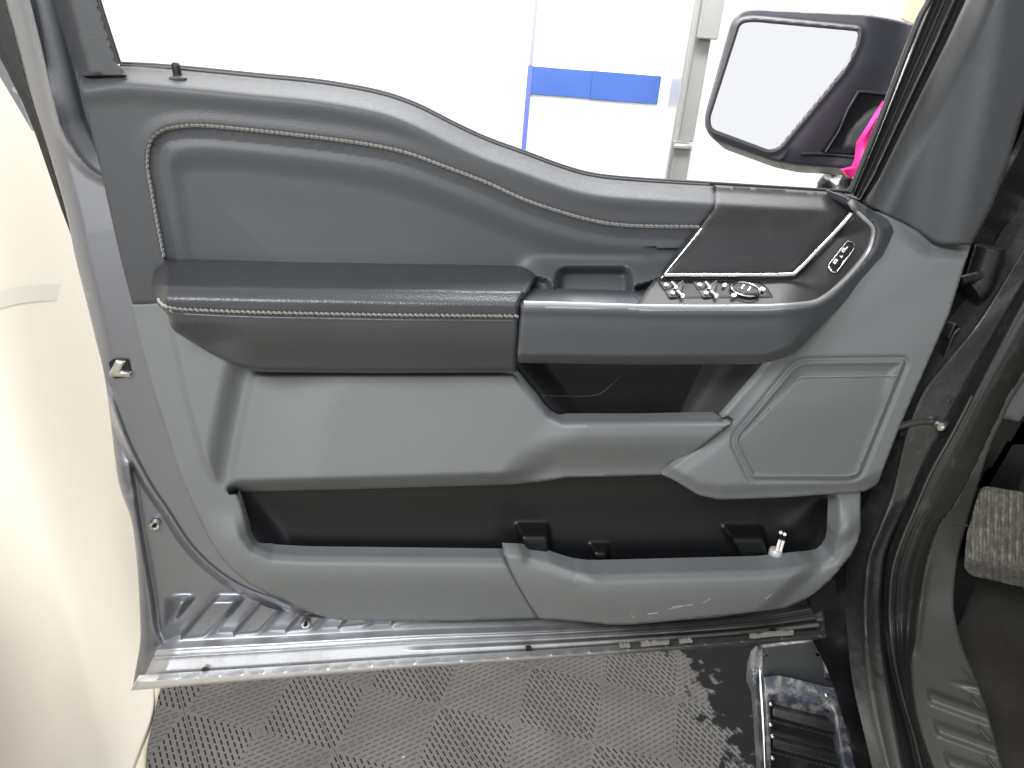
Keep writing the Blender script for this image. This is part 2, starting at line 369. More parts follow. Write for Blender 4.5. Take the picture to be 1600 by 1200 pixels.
def screw(name, px, py, Y, r, m, parent):
    c = U(px, py, Y)[0]; V = []; Fc = []; prof = [(0, -.002), (.45, -.002), (.5, -.0045), (.9, -.004), (1.0, -.002), (1.0, .004)]; n = 16
    for (q, h) in prof:
        for k in range(n):
            a = 2*math.pi*k/n; V.append((c[0]+q*r*math.cos(a), c[1]+h, c[2]+q*r*math.sin(a)))
    for i in range(len(prof)-1):
        for k in range(n): Fc.append((i*n+k, i*n+(k+1) % n, (i+1)*n+(k+1) % n, (i+1)*n+k))
    return link(name, V, Fc, m, parent, True, 40)
def resamp(c, n):
    c = np.array(c, float); q = np.concatenate([[0], np.cumsum(np.hypot(*np.diff(c, axis=0).T))]); t = np.linspace(0, q[-1], n)
    return np.stack([np.interp(t, q, c[:, 0]), np.interp(t, q, c[:, 1])], 1)
def loft(name, ra, rb, fn, m, parent, nu=24, nv=160, skirt=0.01, axis=1, sdir=None, sharp=60):
    """solid band between two picture rails; fn(px, py, u, v) gives its real depth, u runs across, v along"""
    A, B = resamp(ra, nv), resamp(rb, nv); u = np.linspace(0, 1, nu); v = np.linspace(0, 1, nv)
    G = A[:, None, :]*(1-u)[None, :, None]+B[:, None, :]*u[None, :, None]; x, y = G[..., 0].ravel(), G[..., 1].ravel()
    uu = np.tile(u, nv); vv = np.repeat(v, nu); V = U(x, y, fn(x, y, uu, vv), axis); V = [tuple(p) for p in V]; Fc = []
    for i in range(nv-1):
        for j in range(nu-1): Fc.append((i*nu+j, i*nu+j+1, (i+1)*nu+j+1, (i+1)*nu+j))
    a, b, c = (np.array(V[k]) for k in (Fc[0][0], Fc[0][1], Fc[0][2]))
    flip = np.dot(np.cross(b-a, c-a), CAM-a) < 0
    off = np.array(sdir) if sdir is not None else np.array([0, 1., 0]) if axis == 1 else np.array([0, 0, -1.])
    for side in (0, nu-1):
        base = len(V)
        for i in range(nv): V.append(tuple(np.array(V[i*nu+side])+off*skirt))
        for i in range(nv-1):
            f = (i*nu+side, (i+1)*nu+side, base+i+1, base+i); Fc.append(f if side == 0 else f[::-1])
    if flip: Fc = [f[::-1] for f in Fc]
    return link(name, V, Fc, m, parent, True, sharp)
def const(v): return lambda x, y: np.full(np.shape(x), v)

# ================================================================== the setting
fl = link('floor', [(-6, -4, 0), (6, -4, 0), (6, 4, 0), (-6, 4, 0)], [(0, 1, 2, 3)], CONC, None, False); tag(fl, kind='structure')
mo = rnd([(300, 880), (1560, 860), (1500, 1500), (150, 1560), (222, 1280), (229, 1170), (243, 1105)], 10)
mt = relief('floor_mat', mo, const(0.014), FLOORM, None, step=40, axis=2, skirt=0.012)
tag(mt, 'grey vented interlocking floor mat with slotted squares under the open door', 'floor mat')

wx0 = -2.6
wl = empty('wall', (0.4, 1.62, 0), 'bright white panelled wall seen through the door window', 'wall')
xs = U(830, 102, 1.6)[0]; xe = U(1033, 122, 1.6)[0]
sx = 0.5*(U(838, 0, 1.6)[0][0]+U(820, 222, 1.6)[0][0])
box('wall_panel', (wx0, 1.605, 0), (sx-0.004, 1.66, 2.8), WALLM, wl, 0.003)
box('wall_panel', (sx+0.004, 1.605, 0), (2.9, 1.66, 2.8), WALLM, wl, 0.003)
SEAMM = mat('lilac_grey_joint', (0.25, 0.25, 0.38), 0.5)
box('joint_strip', (sx-0.0045, 1.600, xs[2]-0.0), (sx+0.0045, 1.612, 2.8), SEAMM, wl)
box('joint_strip', (sx-0.009, 1.598, 0), (sx+0.006, 1.612, xs[2]-0.002), mat('blue_joint_tape', (0.10, 0.13, 0.42), 0.5), wl)
z1, z0 = U(830, 103, 1.6)[0][2], U(827, 147, 1.6)[0][2]
box('blue_stripe', (sx+0.006, 1.599, z0), (sx+0.006+0.195, 1.606, z1), BLUE, wl, 0.001)
box('blue_stripe', (sx+0.2015, 1.5985, z0-0.002), (xe[0], 1.606, z1+0.001), BLUE, wl, 0.001)

px0, px1 = U(1046, 240, 1.5)[0][0], U(1078, 240, 1.5)[0][0]
po = empty('door_post', ((px0+px1)/2, 1.5, 0), 'aluminium post of a bay door standing in front of the white wall', 'post')
box('post_face', (px0+0.012, 1.49, 0), (px1, 1.54, U(1080, 225, 1.5)[0][2]), ALU, po, 0.003)
box('post_face', (px0+0.020, 1.493, U(1080, 222, 1.5)[0][2]), (px1+0.002, 1.54, 2.8), ALU, po, 0.003)
box('track', (px0-0.012, 1.47, 0), (px0-0.004, 1.56, 2.8), ALU, po, 0.002)
box('bracket', (px0-0.0, 1.475, U(1080, 232, 1.5)[0][2]), (px1-0.006, 1.489, U(1080, 226, 1.5)[0][2]), ALU, po, 0.002)
zt = U(1090, 60, 1.5)[0][2]
box('bracket', (px0+0.02, 1.462, zt), (px1+0.012, 1.488, 2.8), ALU, po, 0.003)

tb = relief('tan_board', rnd([(1428, -60), (1470, -60), (1440, 42), (1412, 30)], 2), const(1.3), TAN, None, step=20, skirt=0.02)
tag(tb, 'small tan board edge at the top behind the mirror', 'board')

# curtain to the left of the door: wavy sheet running past the door's rear edge
def curtx(y, z): return -0.60+0.036*math.sin(y*8+z*2.6)+0.014*math.sin(y*17-z*3.0+1)+0.05*math.exp(-z*5)+0.012*math.sin(z*3.1+y*2)
V = []; Fc = []; ny, nz = 130, 60
for i in range(ny):
    y = -0.50+2.05*i/(ny-1)
    for j in range(nz):
        z = 0.004+2.6*(j/(nz-1))**1.3; V.append((curtx(y, z), y, z))
for i in range(ny-1):
    for j in range(nz-1): Fc.append((i*nz+j, i*nz+j+1, (i+1)*nz+j+1, (i+1)*nz+j))
cu = empty('curtain', (-0.6, 0.3, 0), 'cream plastic sheet curtain hanging in soft folds left of the door', 'curtain')
co = link('sheet', V, Fc, CURT, cu)
md = co.modifiers.new('thick', 'SOLIDIFY'); md.thickness = 0.002
V = []; Fc = []; n = 24
for i in range(n+1):
    t = i/n; p = U(-30+140*t, 515-80*t+18*(2*t-1)**2-9, -0.585, 0)[0]; q = U(-30+140*t, 549-88*t+18*(2*t-1)**2-9, -0.585, 0)[0]
    for r_ in (p, q): V.append((curtx(r_[1], r_[2])+0.003, r_[1], r_[2]))
for i in range(n): Fc.append((2*i, 2*i+1, 2*i+3, 2*i+2))
link('tape_band', V, Fc, TAPE, cu)

# ================================================================== the door
door = empty('truck_door', (0.2, 0.05, 0.5), 'open front door of a pickup truck, charcoal and light grey trim panel facing the viewer', 'car door')

# --- painted inner shell
ridge = cr([(132, 470), (150, 545), (163, 590), (177, 633), (203, 700), (233, 757), (260, 797), (294, 849), (335, 890), (387, 922), (470, 948), (560, 953), (700, 955), (900, 958), (1150, 945), (1262, 930)], 4)
outer = cr([(-2, -60), (8, 0), (22, 51), (48, 147), (73, 227), (103, 330), (117, 400), (133, 463), (150, 533), (163, 587), (173, 660), (185, 753), (205, 812), (214, 880), (218, 950), (219, 1000), (212, 1045), (207, 1074)], 4)
bottom = [(207, 1074), (650, 1041), (850, 1029), (1180, 1005), (1290, 996)]
high = cr([(30, -60), (46, 0), (64, 73), (88, 176), (99, 209), (125, 249), (150, 273), (175, 285)], 4)
shell_out = outer+bottom[1:]+[(1288, 960), (1268, 925), (1262, 880), (1150, 920), (700, 940), (480, 925), (380, 880), (320, 790), (280, 700), (245, 590), (222, 480), (185, 330), (165, 200), (150, 100), (130, 20), (110, -60)]
flangeline = cr([(203, 700), (210, 760), (224, 850), (238, 930), (246, 985), (262, 1018)], 4)
def shell_y(x, y):
    _, sr = dist(x, y, ridge); dr = np.abs(sr)              # right of travel = outside (lower left)
    lower = ss(500, 620, y)
    far = ss(430, 500, x)*ss(900, 930, y); Y = 0.012+0.034*np.maximum(ss(2, 11, sr), far)*lower
    Y += -0.006*np.exp(-(dr/4.0)**2)*lower*(1-far)+0.006*far*ss(640, 700, x)
    # upper: highlight crease and gutter
    _, sh = dist(x, y, high); upm = 1-ss(255, 300, y)
    Y += (0.07*ss(0, 45, -sh)-0.012*np.exp(-(sh/6.0)**2))*upm
    dl, _ = dist(x, y, outer); Y += 0.008*np.exp(-(dl/7.0)**2)-0.0*dl
    Y += 0.006*ss(24, 6, dl)*(1-lower)
    # rear flange and its step
    fd, sf = dist(x, y, flangeline)
    m = ss(690, 730, y)*ss(2, 6, sr); Y += -0.018*ss(-3, 5, sf)*m*(1-ss(980, 1030, y))
    Y += 0.010*np.exp(-((y-768)/10.0)**2)*ss(0, 8, sf)*m
    # pressed corrugations
    q = x+0.875*y; ph = np.mod(q-1146, 78)/78
    pad = ss(0.05, 0.16, ph)*ss(0.74, 0.52, ph)
    _, sb = dist(x, y, bottom); hb = np.abs(sb)
    ms = ss(8, 14, sr)*ss(58, 74, hb)*ss(655, 620, x)*ss(255, 285, x)*ss(925, 945, y)
    Y += (-0.013*pad*ss(78, 66+14, 70+0*x)+0)*ms if False else -0.017*pad*ms
    # hem, groove, bead above the bottom edge
    mb = ss(215, 250, x)
    Y += mb*(-0.030*np.clip((62-hb)/36, 0, 1)+0.010*ss(62,50,hb)*0+0.016*np.exp(-((hb-20)/4.0)**2)+0.007*np.exp(-((hb-36)/3.0)**2)*ss(600, 680, x)-0.006*np.exp(-((hb-46)/7.0)**2)+0.006*ss(9, 0, hb))
    # dents towards the hinge end
    Y += 0.02*ss(1225, 1245, x+0.35*(y-960))*ss(1275, 1255, x+0.35*(y-960))*ss(900, 930, y)
    return Y
sh = relief('door_shell', shell_out, shell_y, PAINT, door, step=2.5, edge=(4, 0.004), skirt=0.012, sharp=75, rings=[(ridge, False, np.arange(-7, 14.1, 1.75), 3.5)])
# the shell's lower edge is dusty, its lit end painted brighter: separate hem flange folded over the skin
hemo = [(204, 1079)]+[(a, b+2) for a, b in bottom[1:]]+[(1292, 991)]+[(a, b-6) for a, b in bottom[::-1][1:-1]]+[(214, 1063)]
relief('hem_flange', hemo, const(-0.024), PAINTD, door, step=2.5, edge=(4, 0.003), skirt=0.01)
for a, b, c_ in ((640, 1037, 880), (905, 1021, 945), (962, 1018, 985), (1150, 1001, 1235)):
    pass
seam = mat('chipped_sealant', (0.17, 0.165, 0.145), 0.7, bump=('n', 300, 0.8))
def bot(x): return np.interp(x, [p[0] for p in bottom], [p[1] for p in bottom])
for a, b in ((968, 985), (1002, 1046), (1062, 1082), (1172, 1240)):
    xs_ = np.linspace(a, b, 9)
    up_ = [(x, bot(x)-11.5-random.uniform(0, 3)) for x in xs_]; dn = [(x, bot(x)-7-random.uniform(0, 1.5)) for x in xs_[::-1]]
    relief('sealant', up_+dn, const(-0.0255), seam, sh, step=4, skirt=0.004)
back = relief('shell_back', rnd([(150, 150), (640, 180), (900, 290), (1500, 330), (1440, 560), (1340, 860), (1240, 900), (700, 930), (480, 900), (300, 720)], 20), const(0.085), BLACK, door, step=40, skirt=0.01)
outs = rnd([(-30, -60), (-2, -60), (8, 0), (22, 51), (48, 147), (73, 227), (103, 330), (112, 384), (90, 325), (51, 212), (30, 160), (-10, 70), (-30, 30)], 2)
relief('edge_weatherstrip', [(a+(5 if 2 <= i < 999 and a > -1 and b < 384 and (a, b) not in ((90, 325),) else 0), b) for i, (a, b) in enumerate(outs)], const(0.045), RUBBER, door, step=6, edge=(3, 0.003), skirt=0.02)
relief('outer_skin_edge', rnd([(-40, 40), (-4, 60), (30, 150), (51, 206), (-5, 112), (-40, 80)], 2), const(0.06), PAINT, door, step=8, skirt=0.02)
# window frame (rear)
def wf_y(x, y): d, s = dist(x, y, [(92, -60), (97, 0), (128, 112)]); return 0.004+0.012*ss(14, 0, d)
relief('window_frame', [(80, -60), (140, -60), (152, 0), (184, 100), (200, 120), (131, 118), (112, 55), (95, 0)], wf_y, DARK, door, step=4, edge=(3, 0.003), skirt=0.03, sdir=(-0.6, 0.8, 0.1))
tube('window_channel_seal', line3([(139, -60), (154.5, 0), (186.5, 100)], const(-0.002)), 0.0026, RUBBER, door)
# latch opening
lt = relief('latch', rnd([(169, 566), (180, 561), (200, 562), (205, 588), (178, 592)], 4), const(0.0085), BLACK, door, step=4, skirt=0.004)
relief('latch_claw', [(181, 563), (196, 565), (188, 579), (205, 582), (203, 589), (171, 588), (170, 584)], const(0.004), STEEL, lt, step=4, edge=(2, 0.002), skirt=0.003)
for (x, y) in ((242, 820), (478, 974)):
    ys = 0.040 if y < 900 else 0.022
    s_ = screw('screw', x, y, ys, 0.0075, STEEL, door)
    screw('screw_head', x, y, ys-0.0045, 0.003, BLACK, s_)
relief('drain_slot', rnd([(276, 1010), (314, 1010), (314, 1014), (276, 1015)], 1), const(0.028), BLACK, door, step=4, skirt=0.002)
for (x, y, r_) in ((320, 1049, 5), (826, 1014, 4.5), (1208, 987, 5)):
    relief('drain_notch', rnd([(x-r_, y-r_), (x+r_, y-r_), (x+r_, y+r_*.7), (x-r_, y+r_*.8)], 3), const(-0.010), BLACK, door, step=3, skirt=0.002)

HM = cr([(250, 1003), (300, 999), (450, 992), (640, 982), (850, 976), (1050, 968), (1180, 956), (1262, 940)], 6)
HB = [(222, 1066), (650, 1034), (850, 1022), (1180, 998), (1286, 990)]
def hem_y(x, y, u, v):
    w = 1-0.35*ss(.3, .6, v)
    Y = 0.034-0.016*ss(0.0, 0.28, u)-0.028*u                        # shelf that looks up
    Y += 0.006*np.exp(-((u-.30)/.05)**2)-0.004*np.exp(-((u-.40)/.05)**2)
    Y += 0.008*np.exp(-((u-.60)/.035)**2)*ss(.38, .42, v)
    Y += 0.030*np.exp(-((u-.91)/.055)**2)
    return Y+0.012*ss(.03, 0, v)
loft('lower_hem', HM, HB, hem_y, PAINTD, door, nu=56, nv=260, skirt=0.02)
# --- upper trim
top = cr([(135, 109), (190, 103), (275, 109), (400, 121), (500, 131), (590, 147), (650, 167), (710, 197), (760, 220), (820, 242), (880, 264), (930, 277), (1000, 284), (1115, 291)], 5)
seamline = cr([(259, 402), (248, 345), (240, 300), (233, 255), (238, 222), (256, 206), (285, 200), (319, 199), (375, 204), (450, 212), (525, 221), (590, 231), (640, 243), (700, 265), (760, 288), (820, 315), (880, 335), (920, 346), (960, 353), (1010, 356), (1090, 357)], 5)
upo = [(124, 132), (127, 118)]+top+[(1118, 318), (1113, 328), (1092, 355)]+seamline[::-1]+[(266, 440), (270, 474), (241, 475), (207, 475), (190, 410), (158, 270)]
def up_y(x, y):
    d, _ = dist(x, y, top); ds, _ = dist(x, y, seamline)
    return 0.0+0.030*ss(34, 0, d)**1.3-0.004*np.exp(-((d-36)/16.0)**2)+0.004*ss(6, 0, ds)-0.003*ss(30, 8, ds)
relief('upper_trim', upo, up_y, DARK, door, step=3.6, edge=(4, 0.003), skirt=0.02)
inn = seamline+[(1088, 362), (1040, 425), (1034, 434), (1040, 500), (815, 500), (600, 500), (270, 480), (262, 440)]
bowl = cr([(272, 402), (268, 350), (262, 300), (262, 262), (275, 246), (300, 238), (380, 240), (520, 256), (640, 280), (760, 325), (880, 372), (1000, 385)], 4)
def in_y(x, y):
    ds, _ = dist(x, y, seamline); _, sb = dist(x, y, bowl)
    Y = 0.003+0.007*ss(2, 12, ds)-0.003*ss(14, 34, ds)+0.007*ss(-8, 34, sb)
    Y += -0.006*ss(60, 200, sb)*ss(800, 600, x)
    tray = ss(800, 850, x)
    Y = Y*(1-tray*ss(395, 440, y))+(-0.045)*tray*ss(395, 468, y)
    dc, _ = dist(x, y, CUP, True); ic = inside(x, y, CUP); sc = np.where(ic, dc, -dc)
    Y += 0.040*ss(-5, 14, sc)
    dc, _ = dist(x, y, CUP2, True); ic = inside(x, y, CUP2); sc = np.where(ic, dc, -dc)
    Y += 0.022*ss(-3, 8, sc)
    dc, _ = dist(x, y, CUP3, True); ic = inside(x, y, CUP3); sc = np.where(ic, dc, -dc)
    Y += 0.030*ss(-3, 8, sc)
    return Y
CUP = rnd([(870, 418), (986, 418), (992, 500), (862, 500)], 16)
CUP2 = rnd([(838, 432), (858, 438), (868, 465), (866, 500), (800, 500), (820, 455)], 5)
CUP3 = rnd([(990, 448), (1040, 434), (1040, 500), (1002, 500)], 5)
relief('insert_panel', inn, in_y, mat('charcoal_vinyl_insert', (0.051, 0.055, 0.060), 0.50, bump=('v', 650, 0.2), var=0.08, spec=0.4), door, step=3.2, skirt=0.01, rings=[(seamline, False, np.arange(1.5, 14.1, 1.75), 3.5), (seamline, False, -np.arange(1.5, 14.1, 1.75), 3.5)])
stitches('stitching', seamline, lambda x, y: up_y(x, y), THREAD, door, gap=7.8, ln=7.5, wd=1.8, slant=0.14, off=0.0, side=-3.4, rise=0.0007)
stitches('stitching', seamline, lambda x, y: up_y(x, y), mat('shaded_thread', (0.16, 0.155, 0.15), 0.7), door, gap=7.8, ln=7.2, wd=0.7, slant=0.0, off=0.0, side=-0.6)
# belt seal along the sill and lock knob
tube('belt_seal', line3([(188, 100), (275, 105), (400, 117), (500, 127), (590, 143), (650, 163), (710, 193), (760, 216), (820, 238), (880, 260), (930, 273), (1000, 280), (1115, 287), (1330, 300)], const(0.038)), 0.0028, RUBBER, door)
tube('belt_seal', line3([(188, 102), (275, 107), (400, 119), (500, 129), (590, 145), (650, 165), (710, 195), (760, 218), (820, 240), (880, 262), (930, 275), (1000, 282), (1108, 289)], const(0.035)), 0.0016, DARK, door)
kb = U(278, 122, 0.020)[0]; kt = U(274, 97, 0.020)[0]
kn = tube('lock_knob', [kb, kb+(kt-kb)*.35, kb+(kt-kb)*.7, kb+(kt-kb)*.92, kt], [0.0052, 0.0046, 0.0050, 0.0044, 0.0018], BLACK, door, 12)
relief('knob_collar', [(277+14*math.cos(a), 123+4.5*math.sin(a)) for a in np.linspace(0, 2*math.pi, 20)[:-1]], const(0.012), DARK, kn, step=3, edge=(3, 0.002), skirt=0.004)

# --- accent panel, chrome strip, handle, controls
inner = cr([(1000, 476), (1100, 477), (1198, 476), (1245, 473), (1272, 468), (1297, 453), (1325, 425), (1351, 394), (1360, 373), (1361, 356), (1348, 343), (1334, 330)], 4)
chline = cr([(1037, 430), (1100, 430), (1180, 430), (1232, 429), (1246, 423), (1280, 389), (1310, 358), (1326, 340), (1330, 333)], 4)
def wR(x): return ss(1215, 1370, x)
def hand_y(x, y): return -0.092*(1-wR(x))-0.030*wR(x)+0.020*ss(350, 308, y)*wR(x)
def ctrl_y(x, y):
    d, _ = dist(x, y, inner+[]); d2 = np.where(x < 1000, np.abs(476-y), d)
    return hand_y(x, y)+0.008+(0.056*(1-wR(x))+0.018*wR(x))*np.clip(d2/46, 0, 1.3)
def acc_y(x, y):
    d, _ = dist(x, y, chline); t, _ = dist(x, y, [(1000, 284), (1115, 291), (1328, 303)])
    return -0.026*ss(350, 430, y)*(1-ss(1235, 1335, x))-0.004+0.028*ss(34, 0, t)
relief('accent_panel', [(1119, 291), (1210, 296), (1318, 303), (1330, 318), (1333, 330), (1329, 341), (1282, 391), (1247, 426), (1234, 432), (1037, 433), (1094, 356), (1115, 328), (1119, 316)], acc_y, SUEDE, door, step=4, edge=(2.5, 0.0015), skirt=0.015)
def ch_y(x, y):
    w = ss(1235, 1335, x); return -0.038*(1-w)-0.020*w
tube('chrome_trim', line3([tuple(p) for p in chline], ch_y, smooth=False), 0.0030, CHROME, door, 8)
tube('chrome_trim', line3([(1096, 357), (1037, 430), (1031, 437)], const(-0.028), smooth=False), 0.0012, CHROME, door, 6)
tube('bezel_edge', line3([tuple(p) for p in cr([(1031, 437), (1100, 436), (1180, 436), (1236, 435), (1250, 428), (1285, 394), (1316, 362), (1335, 340)], 4)], lambda x, y: ctrl_y(x, y)-0.001, smooth=False), 0.0014, BLACK, door, 6)
cp = relief('control_panel', [(1028, 437), (1236, 434), (1250, 425), (1284, 391), (1332, 336), (1338, 332)]+inner[::-1]+[(1000, 480), (1015, 455)], ctrl_y, SATIN, door, step=3.5, skirt=0.01)
hout = [(1323, 308), (1340, 314), (1368, 331), (1390, 346), (1398, 360), (1397, 375), (1385, 402), (1241, 555), (1227, 563), (1198, 569), (1000, 570), (808, 567), (811, 520), (816, 472), (825, 470), (1000, 474)]
hout = rnd([(1323, 308), (1340, 314), (1368, 331), (1393, 346, 14), (1399, 375, 20), (1378, 410, 12), (1243, 553, 18), (1195, 569, 25), (1000, 570), (808, 567, 6), (812, 520), (817, 471, 4), (900, 471), (1000, 474)], 2)+inner[1:]
htop = cr([(817, 471), (1000, 475)], 3)+inner
def hand2(x, y):
    d, _ = dist(x, y, htop)
    d2, s2 = dist(x, y, [(808, 568), (1000, 570), (1198, 569), (1241, 555), (1385, 402), (1398, 372), (1395, 350), (1368, 331)])
    return hand_y(x, y)+0.014*ss(9, 0, d)-0.004*np.exp(-((d-13)/7.0)**2)+0.022*ss(16, 0, d2)+0.010*ss(30, 95, d)
relief('pull_handle', hout, hand2, DARKH, door, step=3.2, edge=(3, 0.003), skirt=0.05)
tube('handle_edge', line3([tuple(p) for p in cr([(818, 475), (900, 477), (1000, 480), (1100, 481), (1198, 480), (1247, 477), (1276, 472), (1300, 456), (1329, 428), (1355, 396), (1364, 374), (1365, 355), (1352, 341), (1337, 327), (1328, 314)], 5)], lambda x, y: hand2(x, y)-0.0002, smooth=False), 0.0042, mat('silver_highlight_bezel', (0.34, 0.34, 0.34), 0.3, 0.5), door, 10)  # light silver tone also paints the highlight along this edge
# switches
def onc(off): return lambda x, y: ctrl_y(x, y)-off
sb_ = relief('switch_cluster', rnd([(1026, 438), (1185, 439), (1198, 448), (1210, 466), (1045, 467)], 4), onc(0.002), BLACK, cp, step=4, edge=(3, 0.002), skirt=0.006)
LG = mat('switch_edge_grey', (0.22, 0.22, 0.22), 0.35)
def sw(x0):
    relief('switch_key', rnd([(x0, 440), (x0+28, 440), (x0+18, 451), (x0+9, 453)], 2), onc(0.005), SATIN, cp, step=3, edge=(2, 0.0015), skirt=0.004)
    relief('switch_key', rnd([(x0+10, 454), (x0+19, 452), (x0+30, 464), (x0+17, 465)], 2), onc(0.005), SATIN, cp, step=3, edge=(2, 0.0015), skirt=0.004)
    relief('switch_key', rnd([(x0+31, 441), (x0+40, 441), (x0+34, 463), (x0+31, 463), (x0+22, 452)], 2), onc(0.006), SATIN, cp, step=3, edge=(2, 0.002), skirt=0.004)
    tube('switch_edge', line3([(x0+20, 453), (x0+29, 446), (x0+37, 439)], onc(0.0066), smooth=False), 0.0009, LG, cp, 6)
def icon(pts, off=0.0078, name='icon'): relief(name, pts, onc(off), WHITE, cp, step=3, skirt=0.0006)
def blob(x, y, rx, ry, rot=0.0):
    icon([(x+rx*math.cos(a)*math.cos(rot)-ry*math.sin(a)*math.sin(rot), y+rx*math.cos(a)*math.sin(rot)+ry*math.sin(a)*math.cos(rot)) for a in np.linspace(0, 2*math.pi, 9)[:-1]])
def bar(xa, ya, xb, yb, w):
    d = np.array([xb-xa, yb-ya], float); d /= np.linalg.norm(d); n_ = np.array([-d[1], d[0]])*w/2
    icon([(xa-n_[0], ya-n_[1]), (xb-n_[0], yb-n_[1]), (xb+n_[0], yb+n_[1]), (xa+n_[0], ya+n_[1])])
for x0 in (1030, 1082.5):
    sw(x0)
    blob(x0+11, 444.5, 3.6, 2.6, .2); blob(x0+21, 457, 3.6, 2.6, .2)
    bar(x0+20, 440, x0+26, 447, 2.2); blob(x0+26.3, 448.5, 2.2, 3.0, .3)
    bar(x0+29, 454, x0+35, 460, 2.6); blob(x0+37, 462, 2.6, 3.4, .3)
blob(1132.5, 445, 3.6, 2.4, -.7); blob(1147, 461, 4.4, 3.0, -.2); blob(1192, 451, 4.2, 2.6, .3)
el = [(1165+23*math.cos(a)*.98-10*math.sin(a)*-.12, 452+10.5*math.sin(a)+3.5*math.cos(a)) for a in np.linspace(0, 2*math.pi, 33)[:-1]]
relief('mirror_knob', el, onc(0.009), BLACK, cp, step=3, edge=(4, 0.003), skirt=0.007)
tube('knob_ring', line3(el, onc(0.0085), smooth=False), 0.0013, CHROME, cp, 6, True)
def icon2(xa, ya):
    for dx, dy in ((-1.6, 2.4), (1.2, -1.8)): relief('icon', [(xa+dx-1.5, ya+dy), (xa+dx, ya+dy-1.6), (xa+dx+1.6, ya+dy), (xa+dx, ya+dy+1.6)], onc(0.0105), WHITE, cp, step=3, skirt=0.0006)
    relief('icon', [(xa-1.8, ya+1.4), (xa+.6, ya-1.8), (xa+1.6, ya-1.2), (xa-.8, ya+2)], onc(0.0105), WHITE, cp, step=3, skirt=0.0006)
icon2(1161, 447.5); icon2(1171, 451)
# lock button
lk = rnd([(1324, 376.5, 2), (1334, 379, 5), (1335, 387, 4), (1327, 399), (1307, 425.5, 3), (1300, 425, 4), (1293.5, 416, 4)], 2)
relief('lock_button', lk, onc(0.003), BLACK, cp, step=2.5, edge=(3, 0.001), skirt=0.006)
tube('lock_button_ring', line3(lk, onc(0.0045), smooth=False), 0.0011, CHROME, cp, 6, True)
def quad(c, u_, w_, h_, off=0.0052):
    u_ = np.array(u_, float); u_ /= np.linalg.norm(u_); v_ = np.array([-u_[1], u_[0]]); c = np.array(c, float)
    relief('icon', [tuple(c+u_*a*w_+v_*b*h_) for a, b in ((-.5, -.5), (.5, -.5), (.5, .5), (-.5, .5))], onc(off), WHITE, cp, step=3, skirt=0.0006)
du = (0.62, -0.78)
quad((1318.5, 391), du, 7, 4.0); quad((1323, 387.5), du, 5, 1.4); quad((1317.2, 390.2), du, 2.4, 1.2, 0.0056)
quad((1314, 401.3), (0.75, .66), 4.5, 1.3); quad((1315.8, 400.8), du, 3, 1.3)
quad((1305.5, 408.5), du, 8, 4.2)
relief('icon_hole', [(1304.5, 408.5), (1306.5, 406.5), (1307.3, 407.6), (1305.3, 410)], onc(0.0064), BLACK, cp, step=3, skirt=0.0003)
relief('icon_hole', [(1317.3, 391.6), (1319.4, 389.2), (1320.2, 390), (1318.2, 392.6)], onc(0.0064), BLACK, cp, step=3, skirt=0.0003)

# --- armrest
arm = rnd([(238, 430), (240, 411), (254, 404, 10), (500, 409), (816, 415, 8), (834, 426, 6), (838, 431, 3), (826, 455), (813, 471), (812, 500), (808, 582, 3), (600, 583), (392, 581, 30), (330, 553), (268, 515, 10), (263, 492), (246, 476, 8), (237, 452)], 3)
armst = cr([(243, 468), (252, 478), (268, 484), (300, 487), (400, 491), (500, 493), (600, 495), (700, 496), (812, 497)], 6)
def arm_y(x, y):
    yb = 404+0.019*(x-254)
    t = (y-yb)
    top_ = -0.080*np.clip(t/42, 0, 1)
    Y = 0.004+top_-0.016*ss(38, 66, t)+0.012*ss(44, 0, t)*0
    Y += 0.030*ss(100, 185, t)
    d, s = dist(x, y, armst); Y += 0.007*np.exp(-(d/3.5)**2)+0.004*ss(0, 8, s)
    ml = ss(262, 236, x)*ss(600, 480, y); Y += 0.035*ml
    Y += 0.045*ss(395, 300, x)*ss(500, 540, y)
    Y += 0.0015*np.sin(x/37.0)*ss(60, 100, t)
    return Y
relief('armrest', arm, arm_y, LEATH, door, step=3.2, edge=(9, 0.012), skirt=0.06, rings=[(armst, False, np.arange(-9, 9.1, 1.5), 3.5)])
stitches('stitching', armst, arm_y, mat('pale_thread', (0.38, 0.37, 0.35), 0.8), door, gap=8.2, ln=7.8, wd=2.1, slant=0.30, off=-0.001, side=-3.0, rise=0.001)

# --- grab pocket behind the pull handle
def pk_y(x, y):
    _, s2 = dist(x, y, [(1304, 320), (1128, 560), (1040, 680), (900, 870)])
    lft, sl = dist(x, y, [(800, 560), (875, 655)])
    return 0.045-0.058*ss(0, 80, -s2)+0.012*ss(0, 25, -s2)*0-0.03*ss(40, 0, lft)
po_ = rnd([(796, 555), (1225, 555), (1130, 668), (870, 668)], 2)
relief('grab_pocket', po_, pk_y, BROWN, door, step=4, skirt=0.005)
relief('pocket_liner', rnd([(796, 555), (1105, 555), (1050, 668), (870, 668)], 2), lambda x, y: pk_y(x, y)-0.002, BLACK, door, step=4, skirt=0.003)
tube('liner_seam', line3([(838, 618), (900, 619), (932, 617), (950, 606), (970, 586)], lambda x, y: pk_y(x, y)-0.002), 0.0006, DARKH, door, 6)

